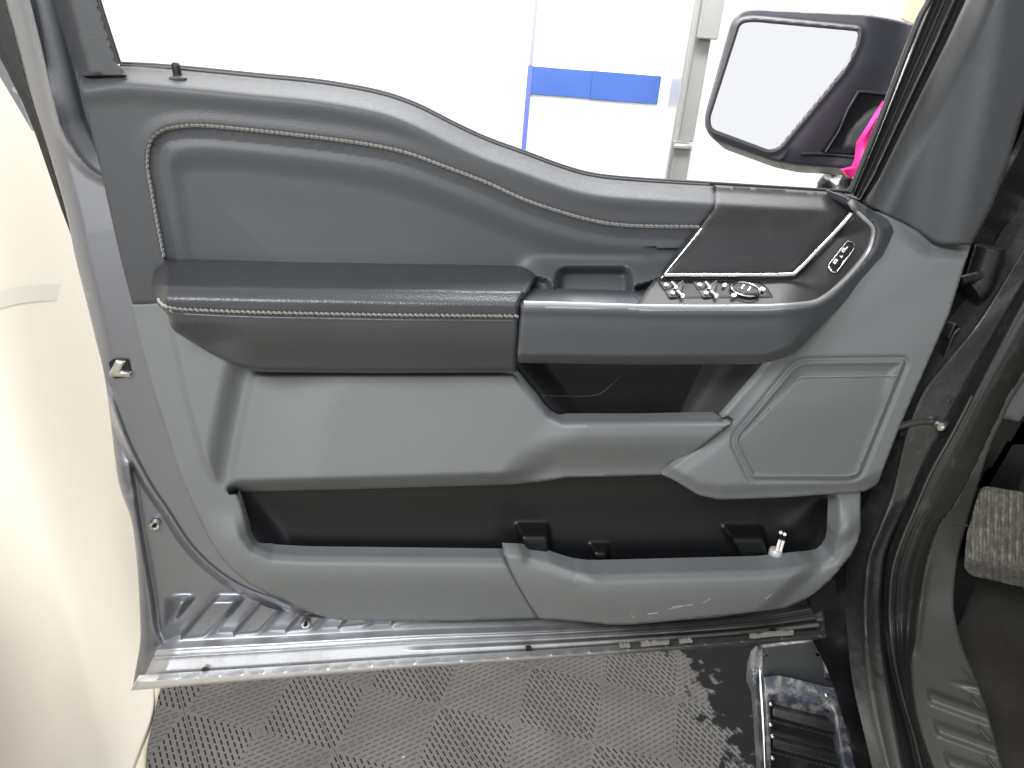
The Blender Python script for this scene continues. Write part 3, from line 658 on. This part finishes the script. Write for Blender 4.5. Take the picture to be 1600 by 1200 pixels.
# --- lower grey panel
c1 = cr([(262, 470), (268, 517), (286, 600), (306, 680), (328, 742), (352, 766)], 5)
c2 = cr([(400, 570), (391, 590), (378, 650), (366, 710), (357, 765)], 5)
pocket = rnd([(369, 771, 3), (375, 786), (390, 835), (403, 852, 6), (427, 861, 8), (480, 864), (640, 865), (787, 867), (830, 869), (858, 876, 10), (901, 891, 14), (946, 894, 10), (1194, 887), (1278, 878, 8), (1298, 868, 8), (1307, 844), (1309, 782), (1304, 774, 4), (1120, 781), (1091, 774), (1056, 752), (1035, 742), (970, 744), (884, 746), (850, 752), (800, 757)], 2)
rimline = [(375, 786), (390, 835), (401, 850), (427, 861), (480, 864), (787, 867), (830, 869), (850, 875), (901, 891), (946, 894), (1194, 887), (1280, 877), (1297, 868), (1307, 844), (1309, 782)]
lo = [(204, 474), (262, 474), (272, 500), (300, 520), (400, 560), (405, 575), (600, 577), (807, 577), (811, 583), (826, 602), (841, 620), (852, 636), (862, 646), (872, 652), (885, 654), (1000, 654), (1128, 651), (1140, 651), (1147, 657), (1100, 695), (1035, 742), (970, 744), (884, 746), (850, 752), (800, 757), (600, 763), (372, 769), (371, 775), (375, 786), (390, 835), (396, 845), (406, 854), (427, 861), (480, 864), (787, 867)] + \
     cr([(787, 867), (800, 896), (820, 932), (842, 966)], 4)[1:]+[(712, 970), (575, 970), (545, 970), (525, 968), (487, 959), (462, 947), (420, 929), (387, 911), (360, 888), (342, 867), (325, 839), (309, 807), (290, 762), (275, 725), (252, 650), (243, 625), (220, 543)]
def low_y(x, y):
    _, s1 = dist(x, y, c1); _, s2 = dist(x, y, c2)   # right of travel (down) = left in picture -> s>0 is left
    k = ss(772, 745, y)*ss(470, 500, y)
    Y = np.zeros(np.shape(x))
    r1 = ss(6, -8, s1)
    valley = ss(60, 8, np.abs(s2))*(s2 > 0)
    Y += k*(-0.020*r1)+k*r1*0.024*ss(48, 4, np.maximum(s2, 0))
    main = ss(6, -12, s2)*ss(778, 770, y)
    Y += k*main*(-0.010-0.022*ss(0, 150, -s2))
    Y += 0.004*np.sin(np.clip((s1-20)/35, -1, 1)*1.5)*ss(760, 700, y)*(s1 > 0)
    # grab lip to the right
    _, sd = dist(x, y, [(1120, 400), (940, 600), (880, 668), (800, 765), (700, 890)])  # left positive
    h = ss(35, -30, sd)*main
    _, sl = dist(x, y, [(760, 560), (811, 583), (841, 620), (862, 646), (881, 654), (1147, 652)]); lipd = np.abs(sl)
    Y += h*(0.050*ss(676, 745, y))-0.012*h*ss(0, 14, lipd)
    Y += main*0.030*ss(12, 0, lipd)*ss(800, 815, x)
    Y += main*0.018*ss(10, 0, np.abs(y-579))*ss(850, 780, x)
    # bottom curl
    yb = np.interp(x, [360, 600, 800, 884, 1035], [770, 763, 757, 746, 742])
    Y += main*(1-h)*0.038*ss(22, 0, yb-y)*(y < yb+3)
    # rim of the map pocket
    dr, _ = dist(x, y, rimline[:7]); below = ss(790, 850, y)
    Y += below*(-0.015*ss(0, 20, dr)+0.045*ss(24, 115, dr)+0.006*np.exp(-((dr-0)/3.0)**2))
    dc, _ = dist(x, y, [(787, 867), (800, 896), (820, 932), (842, 966)]); Y += 0.003*np.exp(-(dc/3.0)**2)
    return Y
relief('lower_panel', lo, low_y, GREY, door, step=3.2, edge=(3, 0.002), skirt=0.016, sharp=70)

# --- map pocket tub
RIBS = [([(802, 814), (858, 814), (862, 900), (834, 900)], 0.034), ([(918, 846), (952, 846), (949, 905), (939, 905)], 0.026), ([(1124, 818), (1186, 806), (1214, 905), (1178, 905)], 0.032)]
def tub_y(x, y):
    Y = 0.050+0.0*x
    ytop = 775
    Y += -0.012*ss(790, 870, y)
    for poly, h in RIBS:
        p = rnd(poly, 5); d, _ = dist(x, y, p, True); s = np.where(inside(x, y, p), d, -d); t0 = poly[0][1]; Y -= h*ss(-2.5, 5, s)*ss(t0-2, t0+h*880, y)*(1-0.3*ss(t0+13, 900, y))
    _, s = dist(x, y, [(245, 570), (375, 770), (440, 870), (570, 1070)]); Y -= 0.030*ss(-30, 30, s)*(x < 500)
    _, s = dist(x, y, [(1235, 822), (1292, 778)]); d, _ = dist(x, y, [(1235, 822), (1292, 778)]); Y -= 0.005*np.exp(-(d/13.0)**2)
    Y -= 0.015*ss(1285, 1315, x)
    return Y
tubo = rnd([(350, 740), (800, 735), (1050, 720), (1120, 760), (1320, 760), (1325, 860), (1290, 895), (1190, 915), (930, 915), (790, 885), (420, 882), (385, 860)], 4)
relief('map_pocket', tubo, tub_y, mat('black_pocket_plastic', (0.0065, 0.0068, 0.0078), 0.36, bump=('n', 900, 0.06), var=0.1, spec=0.35), door, step=3.4, skirt=0.004, sharp=80)
# --- front pocket moulding
fcut = cr([(842, 966), (820, 932), (800, 896), (788, 867)], 4)
fp = [tuple(p) for p in fcut]+[(830, 869), (858, 877), (880, 885), (901, 891), (925, 894), (946, 894), (1194, 887), (1278, 878), (1290, 875), (1298, 868), (1304, 857), (1307, 844), (1309, 782), (1307, 757), (1345, 757), (1345, 830), (1339, 850), (1331, 866), (1297, 907), (1262, 935), (1228, 950), (1159, 959), (1022, 973), (985, 976), (953, 976), (900, 971), (850, 967)]
def fp_y(x, y):
    d, _ = dist(x, y, rimline[6:])
    _, sl = dist(x, y, [(740, 775), (850, 870), (905, 915), (935, 975), (1000, 1110)]); bul = ss(30, -25, sl)
    _, sr_ = dist(x, y, [(1400, 762), (1275, 880), (1190, 960), (1100, 1045)]); br = ss(20, -14, -sr_*-1.0)
    bul = bul*ss(-14, 14, sr_)
    up_w = ss(775, 850, y)
    Y = (-0.008-0.014*ss(0, 20, d)-0.022*bul)*up_w+0.004*np.exp(-(d/3.0)**2)+0.035*ss(24, 110, d)*up_w
    dc, _ = dist(x, y, fcut); Y += 0.003*np.exp(-(dc/3.0)**2)
    return Y
relief('front_pocket_cover', fp, fp_y, GREY2, door, step=3.2, edge=(3, 0.002), skirt=0.03, sharp=70)

scr = mat('pale_scratch', (0.36, 0.37, 0.37), 0.7)
for (xa, ya, xb, yb) in ((1045, 951, 1082, 944), (1050, 948, 1066, 946), (1012, 959, 1028, 957), (986, 961, 992, 964), (1098, 942, 1110, 935), (1026, 917, 1027, 924), (1196, 936, 1206, 928)):
    relief('scratch', [(xa, ya), (xb, yb), (xb+.3, yb+1.1), (xa+.3, ya+1.2)], lambda x, y: fp_y(x, y)-0.0004, scr, door, step=3, skirt=0.0002)
# --- speaker pod
pod = rnd([(1340, 326), (1379, 334), (1412, 349), (1433, 361), (1458, 379, 6), (1517, 383, 3), (1483, 492), (1450, 567), (1408, 662), (1371, 757, 8), (1352, 768, 6), (1230, 777), (1125, 781, 10), (1091, 774, 10), (1056, 752), (1035, 742), (1100, 695), (1147, 657, 2), (1138, 651), (1128, 653), (1204, 566), (1240, 540), (1360, 420), (1370, 360)], 1)
spk = rnd([(1244, 561, 20), (1414, 559, 6), (1418, 566, 4), (1345, 746, 14), (1325, 751), (1172, 751, 8), (1144, 694, 8), (1146, 678, 8)], 4)
ing = rnd([(1248, 590, 12), (1390, 588, 3), (1397, 593, 4), (1342, 735, 12), (1330, 741), (1180, 742, 6), (1153, 694, 6), (1156, 683, 6)], 3)
def pod_y(x, y):
    _, s = dist(x, y, [(1240, 545), (1500, 405)])
    Y = -0.022+0.0*x
    d, _ = dist(x, y, [(1379, 334), (1412, 349), (1433, 361), (1458, 379), (1517, 383)]); Y += 0.028*ss(30, 0, d)
    _, s = dist(x, y, [(730, 880), (1250, 560), (1510, 400), (2030, 80)]); Y += -0.006*ss(-10, 90, s)+0.010*ss(0, 110, -s)
    yb = np.interp(x, [1035, 1091, 1125, 1352, 1370], [742, 774, 781, 768, 760]); Y += 0.016*ss(26, 0, yb-y)
    _, sL = dist(x, y, [(1204, 566), (1147, 657), (1100, 695), (1035, 742)]); Y += 0.005*ss(24, 2, np.abs(sL))
    d, _ = dist(x, y, spk, True); i = inside(x, y, spk); s = np.where(i, d, -d)
    Y += 0.0045*np.exp(-(s/3.4)**2)-0.0035*np.exp(-((s-7)/3.0)**2)+0.006*ss(9, 24, s)*ss(640, 575, y)+0.002*ss(6, 14, s)
    return Y
relief('speaker_pod', pod, pod_y, GREY, door, step=2.8, edge=(3, 0.002), skirt=0.012, sharp=75, rings=[(spk, True, np.arange(-14, 14.1, 1.75), 3.5)])
def grille_mat():
    m = mat('perforated_grille', (0.125, 0.135, 0.133), 0.6); n = m.node_tree.nodes; l = m.node_tree.links; b = n['Principled BSDF']
    tc = n.new('ShaderNodeTexCoord'); mp = n.new('ShaderNodeMapping'); mp.inputs['Scale'].default_value = (420, 0, 420); mp.inputs['Rotation'].default_value = (0, math.radians(45), 0); l.new(tc.outputs['Object'], mp.inputs[0])
    v = n.new('ShaderNodeTexVoronoi'); v.inputs['Randomness'].default_value = 0.0; v.inputs['Scale'].default_value = 1; l.new(mp.outputs[0], v.inputs['Vector'])
    mr = n.new('ShaderNodeMapRange'); mr.inputs[1].default_value = 0.22; mr.inputs[2].default_value = 0.34; l.new(v.outputs['Distance'], mr.inputs[0])
    mx = n.new('ShaderNodeMix'); mx.data_type = 'RGBA'; mx.inputs[6].default_value = (0.095, 0.10, 0.099, 1); mx.inputs[7].default_value = (0.122, 0.131, 0.132, 1)
    l.new(mr.outputs[0], mx.inputs[0]); l.new(mx.outputs[2], b.inputs['Base Color'])
    bp = n.new('ShaderNodeBump'); bp.inputs['Strength'].default_value = 0.5; bp.inputs['Distance'].default_value = 0.001; l.new(mr.outputs[0], bp.inputs['Height']); l.new(bp.outputs[0], b.inputs['Normal'])
    return m
relief('speaker_grille', ing, lambda x, y: pod_y(x, y)-0.0022, grille_mat(), door, step=3.4, edge=(4, 0.0025), skirt=0.004)
ringm = mat('grille_edge_grey', (0.10, 0.105, 0.105), 0.6)
stitches('grille_edge', [tuple(p) for p in rnd([(1160, 677), (1250, 589, 10), (1396, 587, 4), (1396, 600)], 4)], lambda x, y: pod_y(x, y)-0.002, mat('grille_edge_pale', (0.26, 0.275, 0.28), 0.6), door, gap=3.4, ln=2.4, wd=0.8, slant=0.6, off=-0.0012)

# --- front corner (sail) trim, glass run
sail = rnd([(1340, 312), (1357, 302), (1433, 140), (1487, 45), (1513, -10), (1530, -60), (1640, -60), (1660, 60), (1606, 150, 20), (1577, 250), (1551, 320), (1518, 383, 2), (1470, 383, 6), (1457, 379, 4), (1433, 363), (1412, 350), (1380, 336), (1352, 322)], 2)
def sail_y(x, y):
    _, s = dist(x, y, [(1470, 400), (1490, 300), (1530, 100), (1550, -60)])
    _, e = dist(x, y, [(1340, 312), (1433, 120), (1500, -10), (1525, -60)])
    return 0.004-0.026*ss(4, 60, np.abs(e))+0.045*ss(-35, 75, -s)+0.008*np.exp(-(np.abs(e)-9)**2/40)
relief('sail_trim', sail, sail_y, DARK, door, step=3.6, edge=(5, 0.005), skirt=0.05)
gra = [(1330, 303), (1350, 253), (1372, 198), (1435, 35), (1453, -8), (1475, -60)]
grb = [(1350, 316), (1374, 278), (1400, 225), (1482, 60), (1513, -8), (1540, -60)]
def gr_y(x, y, u, v): return 0.022-0.030*u+0.006*np.cos(u*3.5*2*math.pi)-0.010*np.exp(-((u-.62)/.10)**2)
loft('glass_run', gra, grb, gr_y, mat('dusty_glass_run', (0.022, 0.022, 0.022), 0.42, bump=('n', 400, 0.3)), door, nu=44, nv=80, skirt=0.03, sdir=(0.5, 0.86, 0))
tube('glass_run_lip', line3([(1329, 300), (1372, 195), (1432, 40), (1452, 0), (1474, -60)], const(0.012)), 0.004, RUBBER, door)

# --- side mirror
def mir_y(x, y): return 0.20-0.00030*(x-1220)-0.00016*(y-130)
mo_ = rnd([(1180, 13, 10), (1161, 15, 10), (1143, 30, 12), (1101, 180, 10), (1101, 200, 10), (1114, 219, 10), (1202, 251, 8), (1240, 259), (1338, 265), (1420, 268), (1470, 50), (1436, 39), (1390, 28), (1352, 21), (1262, 17)], 3)
mg = rnd([(1176, 35, 8), (1158, 38, 8), (1111, 184, 6), (1113, 200, 8), (1202, 233, 5), (1216, 229, 8), (1322, 101, 14), (1337, 67, 10), (1340, 50, 3)], 2)
def mh_y(x, y):
    d, _ = dist(x, y, mg, True)
    _, s = dist(x, y, [(1352, 21), (1340, 90), (1240, 225)])
    return mir_y(x, y)+0.028*ss(0, 70, -s)*1.0-0.006*np.exp(-((d-5)/5.0)**2)
mh = relief('mirror_housing', mo_, mh_y, MIRH, door, step=2.6, edge=(5, 0.007), skirt=0.09, hole=mg, sharp=75, sdir=(0.55, 0.80, -0.22))
gl = relief('mirror_glass', [(a+(a-1220)*.01, b+(b-130)*.01) for a, b in mg], lambda x, y: mir_y(x, y)+0.0005, MIRR, door, step=30, skirt=0.004)
rc = rnd([(1342, 143, 4), (1400, 148), (1380, 242), (1285, 238, 4), (1302, 215)], 3)
relief('arm_recess', rc, lambda x, y: mh_y(x, y)-0.004, BLACK, mh, step=5, edge=(6, -0.004), skirt=0.006)
tube('recess_edge', line3([(1289, 238), (1310, 205), (1325, 170), (1341, 143), (1352, 143), (1386, 147)], lambda x, y: mh_y(x, y)-0.006, smooth=False), 0.0022, MIRH, mh, 8)
relief('arm_joint', rnd([(1313, 236, 6), (1322, 205, 10), (1352, 172, 10), (1385, 155), (1390, 240)], 4), lambda x, y: mh_y(x, y)-0.010, DARK, mh, step=5, edge=(12, 0.01), skirt=0.01)
tube('arm_edge', line3([(1252, 240), (1290, 240), (1345, 246)], lambda x, y: mh_y(x, y)-0.003), 0.0025, MIRH, mh, 8)

# ================================================================== things behind the mirror
def pk_(x, y): return 0.105+0.006*np.sin(x/7.0)+0.004*np.sin(y/11.0)
pk = relief('pink_object', rnd([(1386, 158), (1372, 180), (1356, 206), (1344, 224), (1341, 250, 2), (1336, 262), (1318, 266), (1328, 279, 2), (1345, 270), (1365, 235), (1390, 190)], 2), pk_, PINK, None, step=3.5, skirt=0.01)  # guessed stand-in for an unidentified pink shape
tag(pk, 'unidentified hot pink object between mirror arm and door corner', 'cloth')
bgV = relief('plastic_bag', rnd([(1290, 268, 4), (1318, 268), (1345, 275), (1340, 310), (1262, 306), (1276, 286)], 3), lambda x, y: 0.30+0.018*np.sin(x/5.0+y/9.0)+0.012*np.sin(y/4.0-x/7.0), CLEAR, None, step=3, skirt=0.01, sharp=25)
tag(bgV, 'crumpled clear silvery plastic bag below the mirror arm', 'plastic bag')

# ================================================================== swab holder in the map pocket
st = empty('applicator_vial', tuple(U(1213, 880, 0.008)[0]), 'small clear vial holding two white tipped sticks in the map pocket', 'vial')
def p3(x, y, Y): return U(x, y, Y)[0]
tube('vial', [p3(1205, 905, 0.008), p3(1209, 884, 0.008), p3(1212, 861, 0.008), p3(1213, 858, 0.008), p3(1213.3, 857, 0.008)], [0.0110, 0.0110, 0.0110, 0.0098, 0.006], mat('clear_vial_plastic', (0.45, 0.46, 0.46), 0.15, 0.2), st, 16)
tube('vial_label', [p3(1208, 892, -0.003), p3(1211, 876, -0.003)], [0.0045, 0.0045], WHITE, st, 8)
for dx in (0, 5.5):
    tube('stick', [p3(1211+dx, 872, 0.004), p3(1217+dx, 848+dx*.3, 0.004), p3(1219+dx*.95, 843+dx*.3, 0.004)], 0.0025, mat('ivory_stick', (0.75, 0.73, 0.66), 0.5), st, 10)
    tube('stick', [p3(1219+dx*.95, 843+dx*.3, 0.004), p3(1220+dx, 837+dx*.35, 0.004)], 0.0018, BLACK, st, 8)
    c = p3(1220+dx*1.1, 832+dx*.5, 0.004); tube('stick_tip', [c+np.array([0, 0, q])*.001 for q in (-3.0, -2.6, -1.5, 0, 1.5, 2.6, 3.0)], [.0006, .0016, .0027, .0031, .0027, .0016, .0006], WHITE, st, 12)

# ================================================================== truck body on the right
body = empty('pickup_truck', (0.95, 0.0, 0.4), 'dark dirty front door opening of the pickup truck with sill and footwell', 'pickup truck')
def smin(a, b, k=0.03): return -k*np.log(np.exp(-np.clip(a, -5, 5)/k)+np.exp(-np.clip(b, -5, 5)/k))
def bod(Yp, zs):
    def f(x, y):
        yz = U(x, y, zs, 2)[:, 1]; hor = U(x, y, zs, 2); d = hor[:, 1]; d = np.where((hor[:, 1] > CAM[1]), d, 9.0)
        return smin(np.full(np.shape(x), Yp), d, 0.025)
    return f
A_ = cr([(1700, -60), (1640, 120), (1590, 240), (1540, 330), (1500, 420), (1440, 560), (1395, 660), (1350, 770), (1300, 850), (1240, 930), (1270, 1000), (1300, 1060), (1322, 1130), (1340, 1200), (1356, 1270)], 4)
B_ = cr([(1740, 140), (1660, 290), (1600, 383), (1542, 479), (1512, 521), (1460, 580), (1433, 615), (1413, 668), (1405, 702), (1391, 770), (1371, 821), (1354, 866), (1348, 900), (1345, 960), (1349, 1035), (1360, 1110), (1382, 1200), (1400, 1270)], 4)
C_ = cr([(1780, 160), (1700, 290), (1600, 446), (1535, 560), (1479, 670), (1445, 730), (1419, 787), (1402, 821), (1385, 862), (1379, 907), (1377, 960), (1382, 1027), (1390, 1080), (1412, 1200), (1430, 1270)], 4)
D_ = cr([(1800, 160), (1720, 290), (1612, 446), (1549, 560), (1492, 670), (1456, 735), (1432, 790), (1410, 842), (1396, 885), (1391, 930), (1391, 975), (1399, 1040), (1412, 1095), (1428, 1150), (1440, 1200), (1456, 1270)], 4)
F_ = cr([(1900, 160), (1780, 330), (1598, 580), (1558, 650), (1520, 730), (1490, 787), (1464, 823), (1442, 890), (1434, 940), (1428, 990), (1422, 1040), (1428, 1100), (1440, 1150), (1457, 1200), (1476, 1270)], 4)
G_ = cr([(1905, 168), (1788, 338), (1604, 590), (1564, 662), (1545, 705), (1528, 760), (1510, 825), (1496, 880), (1491, 930), (1493, 965), (1502, 1005), (1517, 1042), (1540, 1102), (1566, 1200), (1590, 1270)], 4)
def strip(a, b): return [tuple(p) for p in a]+[tuple(p) for p in b[::-1]]
def wob(f, s1, a1):
    return lambda x, y: f(x, y)+a1*np.sin(x/s1+y/(s1*2.3))+a1*.6*np.sin(y/(s1*.7)-x/(s1*1.9))
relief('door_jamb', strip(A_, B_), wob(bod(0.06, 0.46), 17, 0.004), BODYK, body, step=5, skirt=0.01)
def fl_y(x, y):
    d, s = dist(x, y, B_); d2, _ = dist(x, y, C_)
    return bod(0.0, 0.53)(x, y)-0.010*np.exp(-((d-10)/9.0)**2)*ss(780, 840, y)+0.012*ss(10, 0, d)+0.006*ss(8, 0, d2)+0.0015*np.sin(y/23.0)
def fl2(x, y, u, v):
    return bod(0.0, 0.53)(x, y)-0.014*np.exp(-((u-.25)/.22)**2)*ss(740, 860, y)+0.014*ss(.14, 0, u)+0.010*ss(.86, 1, u)+0.0015*np.sin(y/23.0+u*3)+0.006*np.exp(-((y-805)/18.0)**2)*ss(.2, .8, u)
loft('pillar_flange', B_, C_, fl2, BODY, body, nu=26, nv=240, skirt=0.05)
relief('seal_channel', strip([(x-3, y) for x, y in C_], [(x+6, y) for x, y in D_]), bod(0.03, 0.50), RUBBER, body, step=6, skirt=0.01)
def se_y(x, y):
    d, _ = dist(x, y, D_); d2, _ = dist(x, y, F_); w = d/(d+d2+1e-6)
    return bod(-0.005, 0.535)(x, y)-0.016*np.sin(np.clip(w, 0, 1)*math.pi)**.7+0.005*np.exp(-((w-.22)/.05)**2)+0.005*np.exp(-((w-.62)/.06)**2)
def se2(x, y, u, v):
    return bod(-0.005, 0.535)(x, y)-0.014*np.sin(np.clip(u, 0, 1)*math.pi)**.7+(0.006*np.exp(-((u-.16)/.06)**2)+0.003*np.exp(-((u-.36)/.05)**2)+0.006*np.exp(-((u-.66)/.09)**2))*(0.12+0.5*ss(780, 900, y))
loft('door_seal', D_, F_, se2, SEAL, body, nu=40, nv=240, skirt=0.02)
tube('seal_lip', line3([tuple(p) for p in D_[14:]], lambda x, y: bod(-0.005, 0.535)(x, y)-0.004, smooth=False), 0.0022, mat('worn_seal_lip', (0.045, 0.040, 0.034), 0.4), body, 6)
def si_y(x, y):
    d, _ = dist(x, y, F_); d2, _ = dist(x, y, G_)
    Y = bod(0.06, 0.52)(x, y)
    q = np.mod((y-0.36*(x-1450))-1072, 45)/45; m = ss(1060, 1078, y-0.0*x)*ss(20, 30, d)
    Y += 0.010*(ss(.0, .28, q)*ss(.70, .4, q))*m*-1
    Y += -0.008*np.exp(-((d-6)/5.0)**2)*ss(860, 900, y)*ss(1030, 1010, y)
    return Y
relief('sill_plate', strip(F_, G_), si_y, SILLM, body, step=2.4, edge=(4, 0.006), skirt=0.04, sharp=75)
relief('carpet', [(1400, 640), (1700, 560), (1900, 560), (1900, 1400), (1500, 1400), (1450, 1000)], wob(bod(0.20, 0.44), 23, 0.004), CARPET, body, step=9, skirt=0.01)
relief('kick_panel', rnd([(1480, 800), (1545, 720), (1592, 655), (1700, 600), (1700, 700), (1588, 700), (1552, 760), (1540, 790), (1515, 840), (1500, 880)], 3), const(0.10), SILLM, body, step=6, edge=(5, 0.006), skirt=0.03)
relief('dash_end', rnd([(1556, 652, 2), (1592, 659, 4), (1606, 640), (1700, 600), (1700, 380), (1640, 480)], 2), const(0.085), GREY, body, step=7, edge=(5, 0.005), skirt=0.05)
fr = relief('footrest_bracket', rnd([(1487, 812, 2), (1505, 773, 3), (1540, 768), (1530, 830), (1512, 822)], 2), const(0.065), BLACK, body, step=5, edge=(4, 0.004), skirt=0.02)
tube('bracket_lip', line3([(1486, 816), (1510, 821)], const(0.06), smooth=False), 0.0028, SILLM, body, 8)
pd = rnd([(1529, 771, 3), (1538, 766, 4), (1600, 776), (1700, 800), (1700, 945), (1600, 918), (1516, 899, 8), (1506, 886, 6), (1511, 832)], 2)
def pd_y(x, y):
    yb = 899+0.235*(x-1516); t = yb-y
    q = np.mod((x+0.02*y)-4, 11.5)/11.5
    return 0.02+0.00035*t*0+0.035*ss(30, 0, t)-0.007*ss(.02, .2, q)*ss(.75, .55, q)+0.0018*np.sin(x/9.0+y/13.0)
relief('footrest', pd, pd_y, PEDALM, body, step=2.6, edge=(3, 0.003), skirt=0.018, sharp=60, sdir=(0.7, 0.7, 0))
# check arm and bolt, hinge, wiring boot
ck = tube('check_arm', line3([(1400, 668), (1430, 660), (1452, 658), (1478, 663)], const(0.0)), 0.0065, BODY, body, 8, flat=.6)
tube('check_arm', line3([(1402, 676), (1440, 674), (1470, 676)], const(0.01)), 0.008, BLACK, body, 8)
screw('bolt', 1469, 665, -0.010, 0.008, STEEL, body)
screw('bolt', 1481, 625, -0.0, 0.004, BODY, body)
hg = tube('hinge', line3([(1548, 385), (1540, 410), (1528, 445), (1515, 455)], const(0.03)), [0.02]*19, BODYK, body, 12)
tube('hinge_pin', line3([(1500, 438), (1530, 430), (1552, 420)], const(0.020)), 0.007, BODYK, body, 10)
for k in range(5):
    tube('wiring_boot', line3([(1452+k*2.5, 600-k*3), (1466+k*3, 560-k*2), (1478+k*3, 530-k*2), (1487+k*3, 512), (1482+k*2.4, 503+k), (1474+k*2, 520+k*2)], const(0.03-0.003*k)), 0.0022, BODYK if k % 2 else SEAL, body, 6)
relief('hinge_recess', rnd([(1262, 905, 6), (1305, 905), (1308, 950, 5), (1268, 958, 5)], 3), const(0.02), BLACK, body, step=6, skirt=0.02)
# rest of the opening out of frame: roof and lining boxes added to shade the right side
box('shade_roof', (0.92, -1.9, 1.86), (2.4, 0.5, 1.92), BODY, body, 0.01)
box('shade_lining', (2.0, -1.9, 0.4), (2.05, 0.5, 1.86), BROWN, body, 0.01)
box('firewall', (1.15, 0.42, 0.2), (2.05, 0.46, 1.86), BLACK, body, 0.005)
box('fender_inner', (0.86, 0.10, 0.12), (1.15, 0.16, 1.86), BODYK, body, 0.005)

# running board
zr = 0.36
rb = empty('running_board', tuple(U(1250, 1100, zr, 2)[0]), 'scuffed glossy black running board below the open door', 'running board')
tread = rnd([(1203, 1086, 4), (1215, 1084), (1298, 1103, 4), (1303, 1112), (1338, 1310), (1206, 1310)], 2)
def rb_z(x, y):
    d, s = dist(x, y, [(1188, 1015), (1186, 1050), (1200, 1300)])
    return zr+0.0*x+0.016*ss(1080, 1040, y)-0.012*ss(8, 0, d)
relief('step_frame', rnd([(1186, 1008), (1330, 990), (1345, 1120), (1372, 1310), (1198, 1310), (1180, 1075), (1176, 1050)], 3), rb_z, STEPM, rb, step=3, axis=2, hole=tread, edge=(2, 0.002), skirt=0.03)
def tr_z(x, y):
    q = np.mod(y-0.26*(x-1203)-1098, 49)/49
    return zr-0.030+0.020*ss(0, .16, q)*ss(.56, .38, q)*ss(1200, 1208, x)
relief('tread', rnd([(1195, 1076), (1310, 1095), (1350, 1310), (1198, 1310)], 1), tr_z, mat('black_tread_plastic', (0.012, 0.013, 0.014), 0.4, bump=('n', 300, 0.4), dirt=((0.06, 0.057, 0.05), 20, 0.5, 0.5)), rb, step=2.0, axis=2, skirt=0.01, sharp=60)
relief('front_plate', rnd([(1192, 1012), (1322, 996), (1336, 1066), (1300, 1073), (1240, 1058), (1215, 1053), (1192, 1056)], 3), lambda x, y: rb_z(x, y)+0.003, mat('dull_black_plate', (0.014, 0.015, 0.016), 0.6, bump=('n', 200, 0.2), var=0.15, spec=0.15), rb, step=4, axis=2, edge=(2, 0.001), skirt=0.003)
tube('chrome_edge', U([1187, 1190, 1194, 1199], [1048, 1090, 1150, 1250], zr+0.004, 2), 0.0030, CHROME, rb, 8)
relief('end_cap', rnd([(1172, 1018, 5), (1183, 1008, 4), (1188, 1020), (1187, 1050), (1178, 1062), (1171, 1045)], 2), const(zr+0.006), mat('dull_purple_grey_cap', (0.06, 0.055, 0.065), 0.5), rb, step=4, axis=2, edge=(4, 0.006), skirt=0.03)
for (x, y) in ((1314, 1064), (1291, 1087), (1204, 1101), (1204, 1133), (1207, 1151), (1207, 1185)):
    c = U(x, y, zr+0.002, 2)[0]; tube('rivet', [c+np.array([0, 0, q]) for q in (0, .002, .0035, .004)], [.0042, .004, .0025, .0008], STEEL, rb, 10)
for (x, y) in ((1196, 1025), (1277, 1024), (1291, 1111)):
    c = U(x, y, zr+0.017, 2)[0]; tube('plug', [c, c+np.array([0, 0, .002])], [.005, .004], BLACK, rb, 10)
relief('bracket_cover', rnd([(1282, 1003), (1318, 998), (1322, 1050), (1290, 1052)], 3), const(zr+0.028), mat('dull_violet_cover', (0.055, 0.052, 0.068), 0.5), rb, step=6, axis=2, edge=(4, 0.004), skirt=0.02)
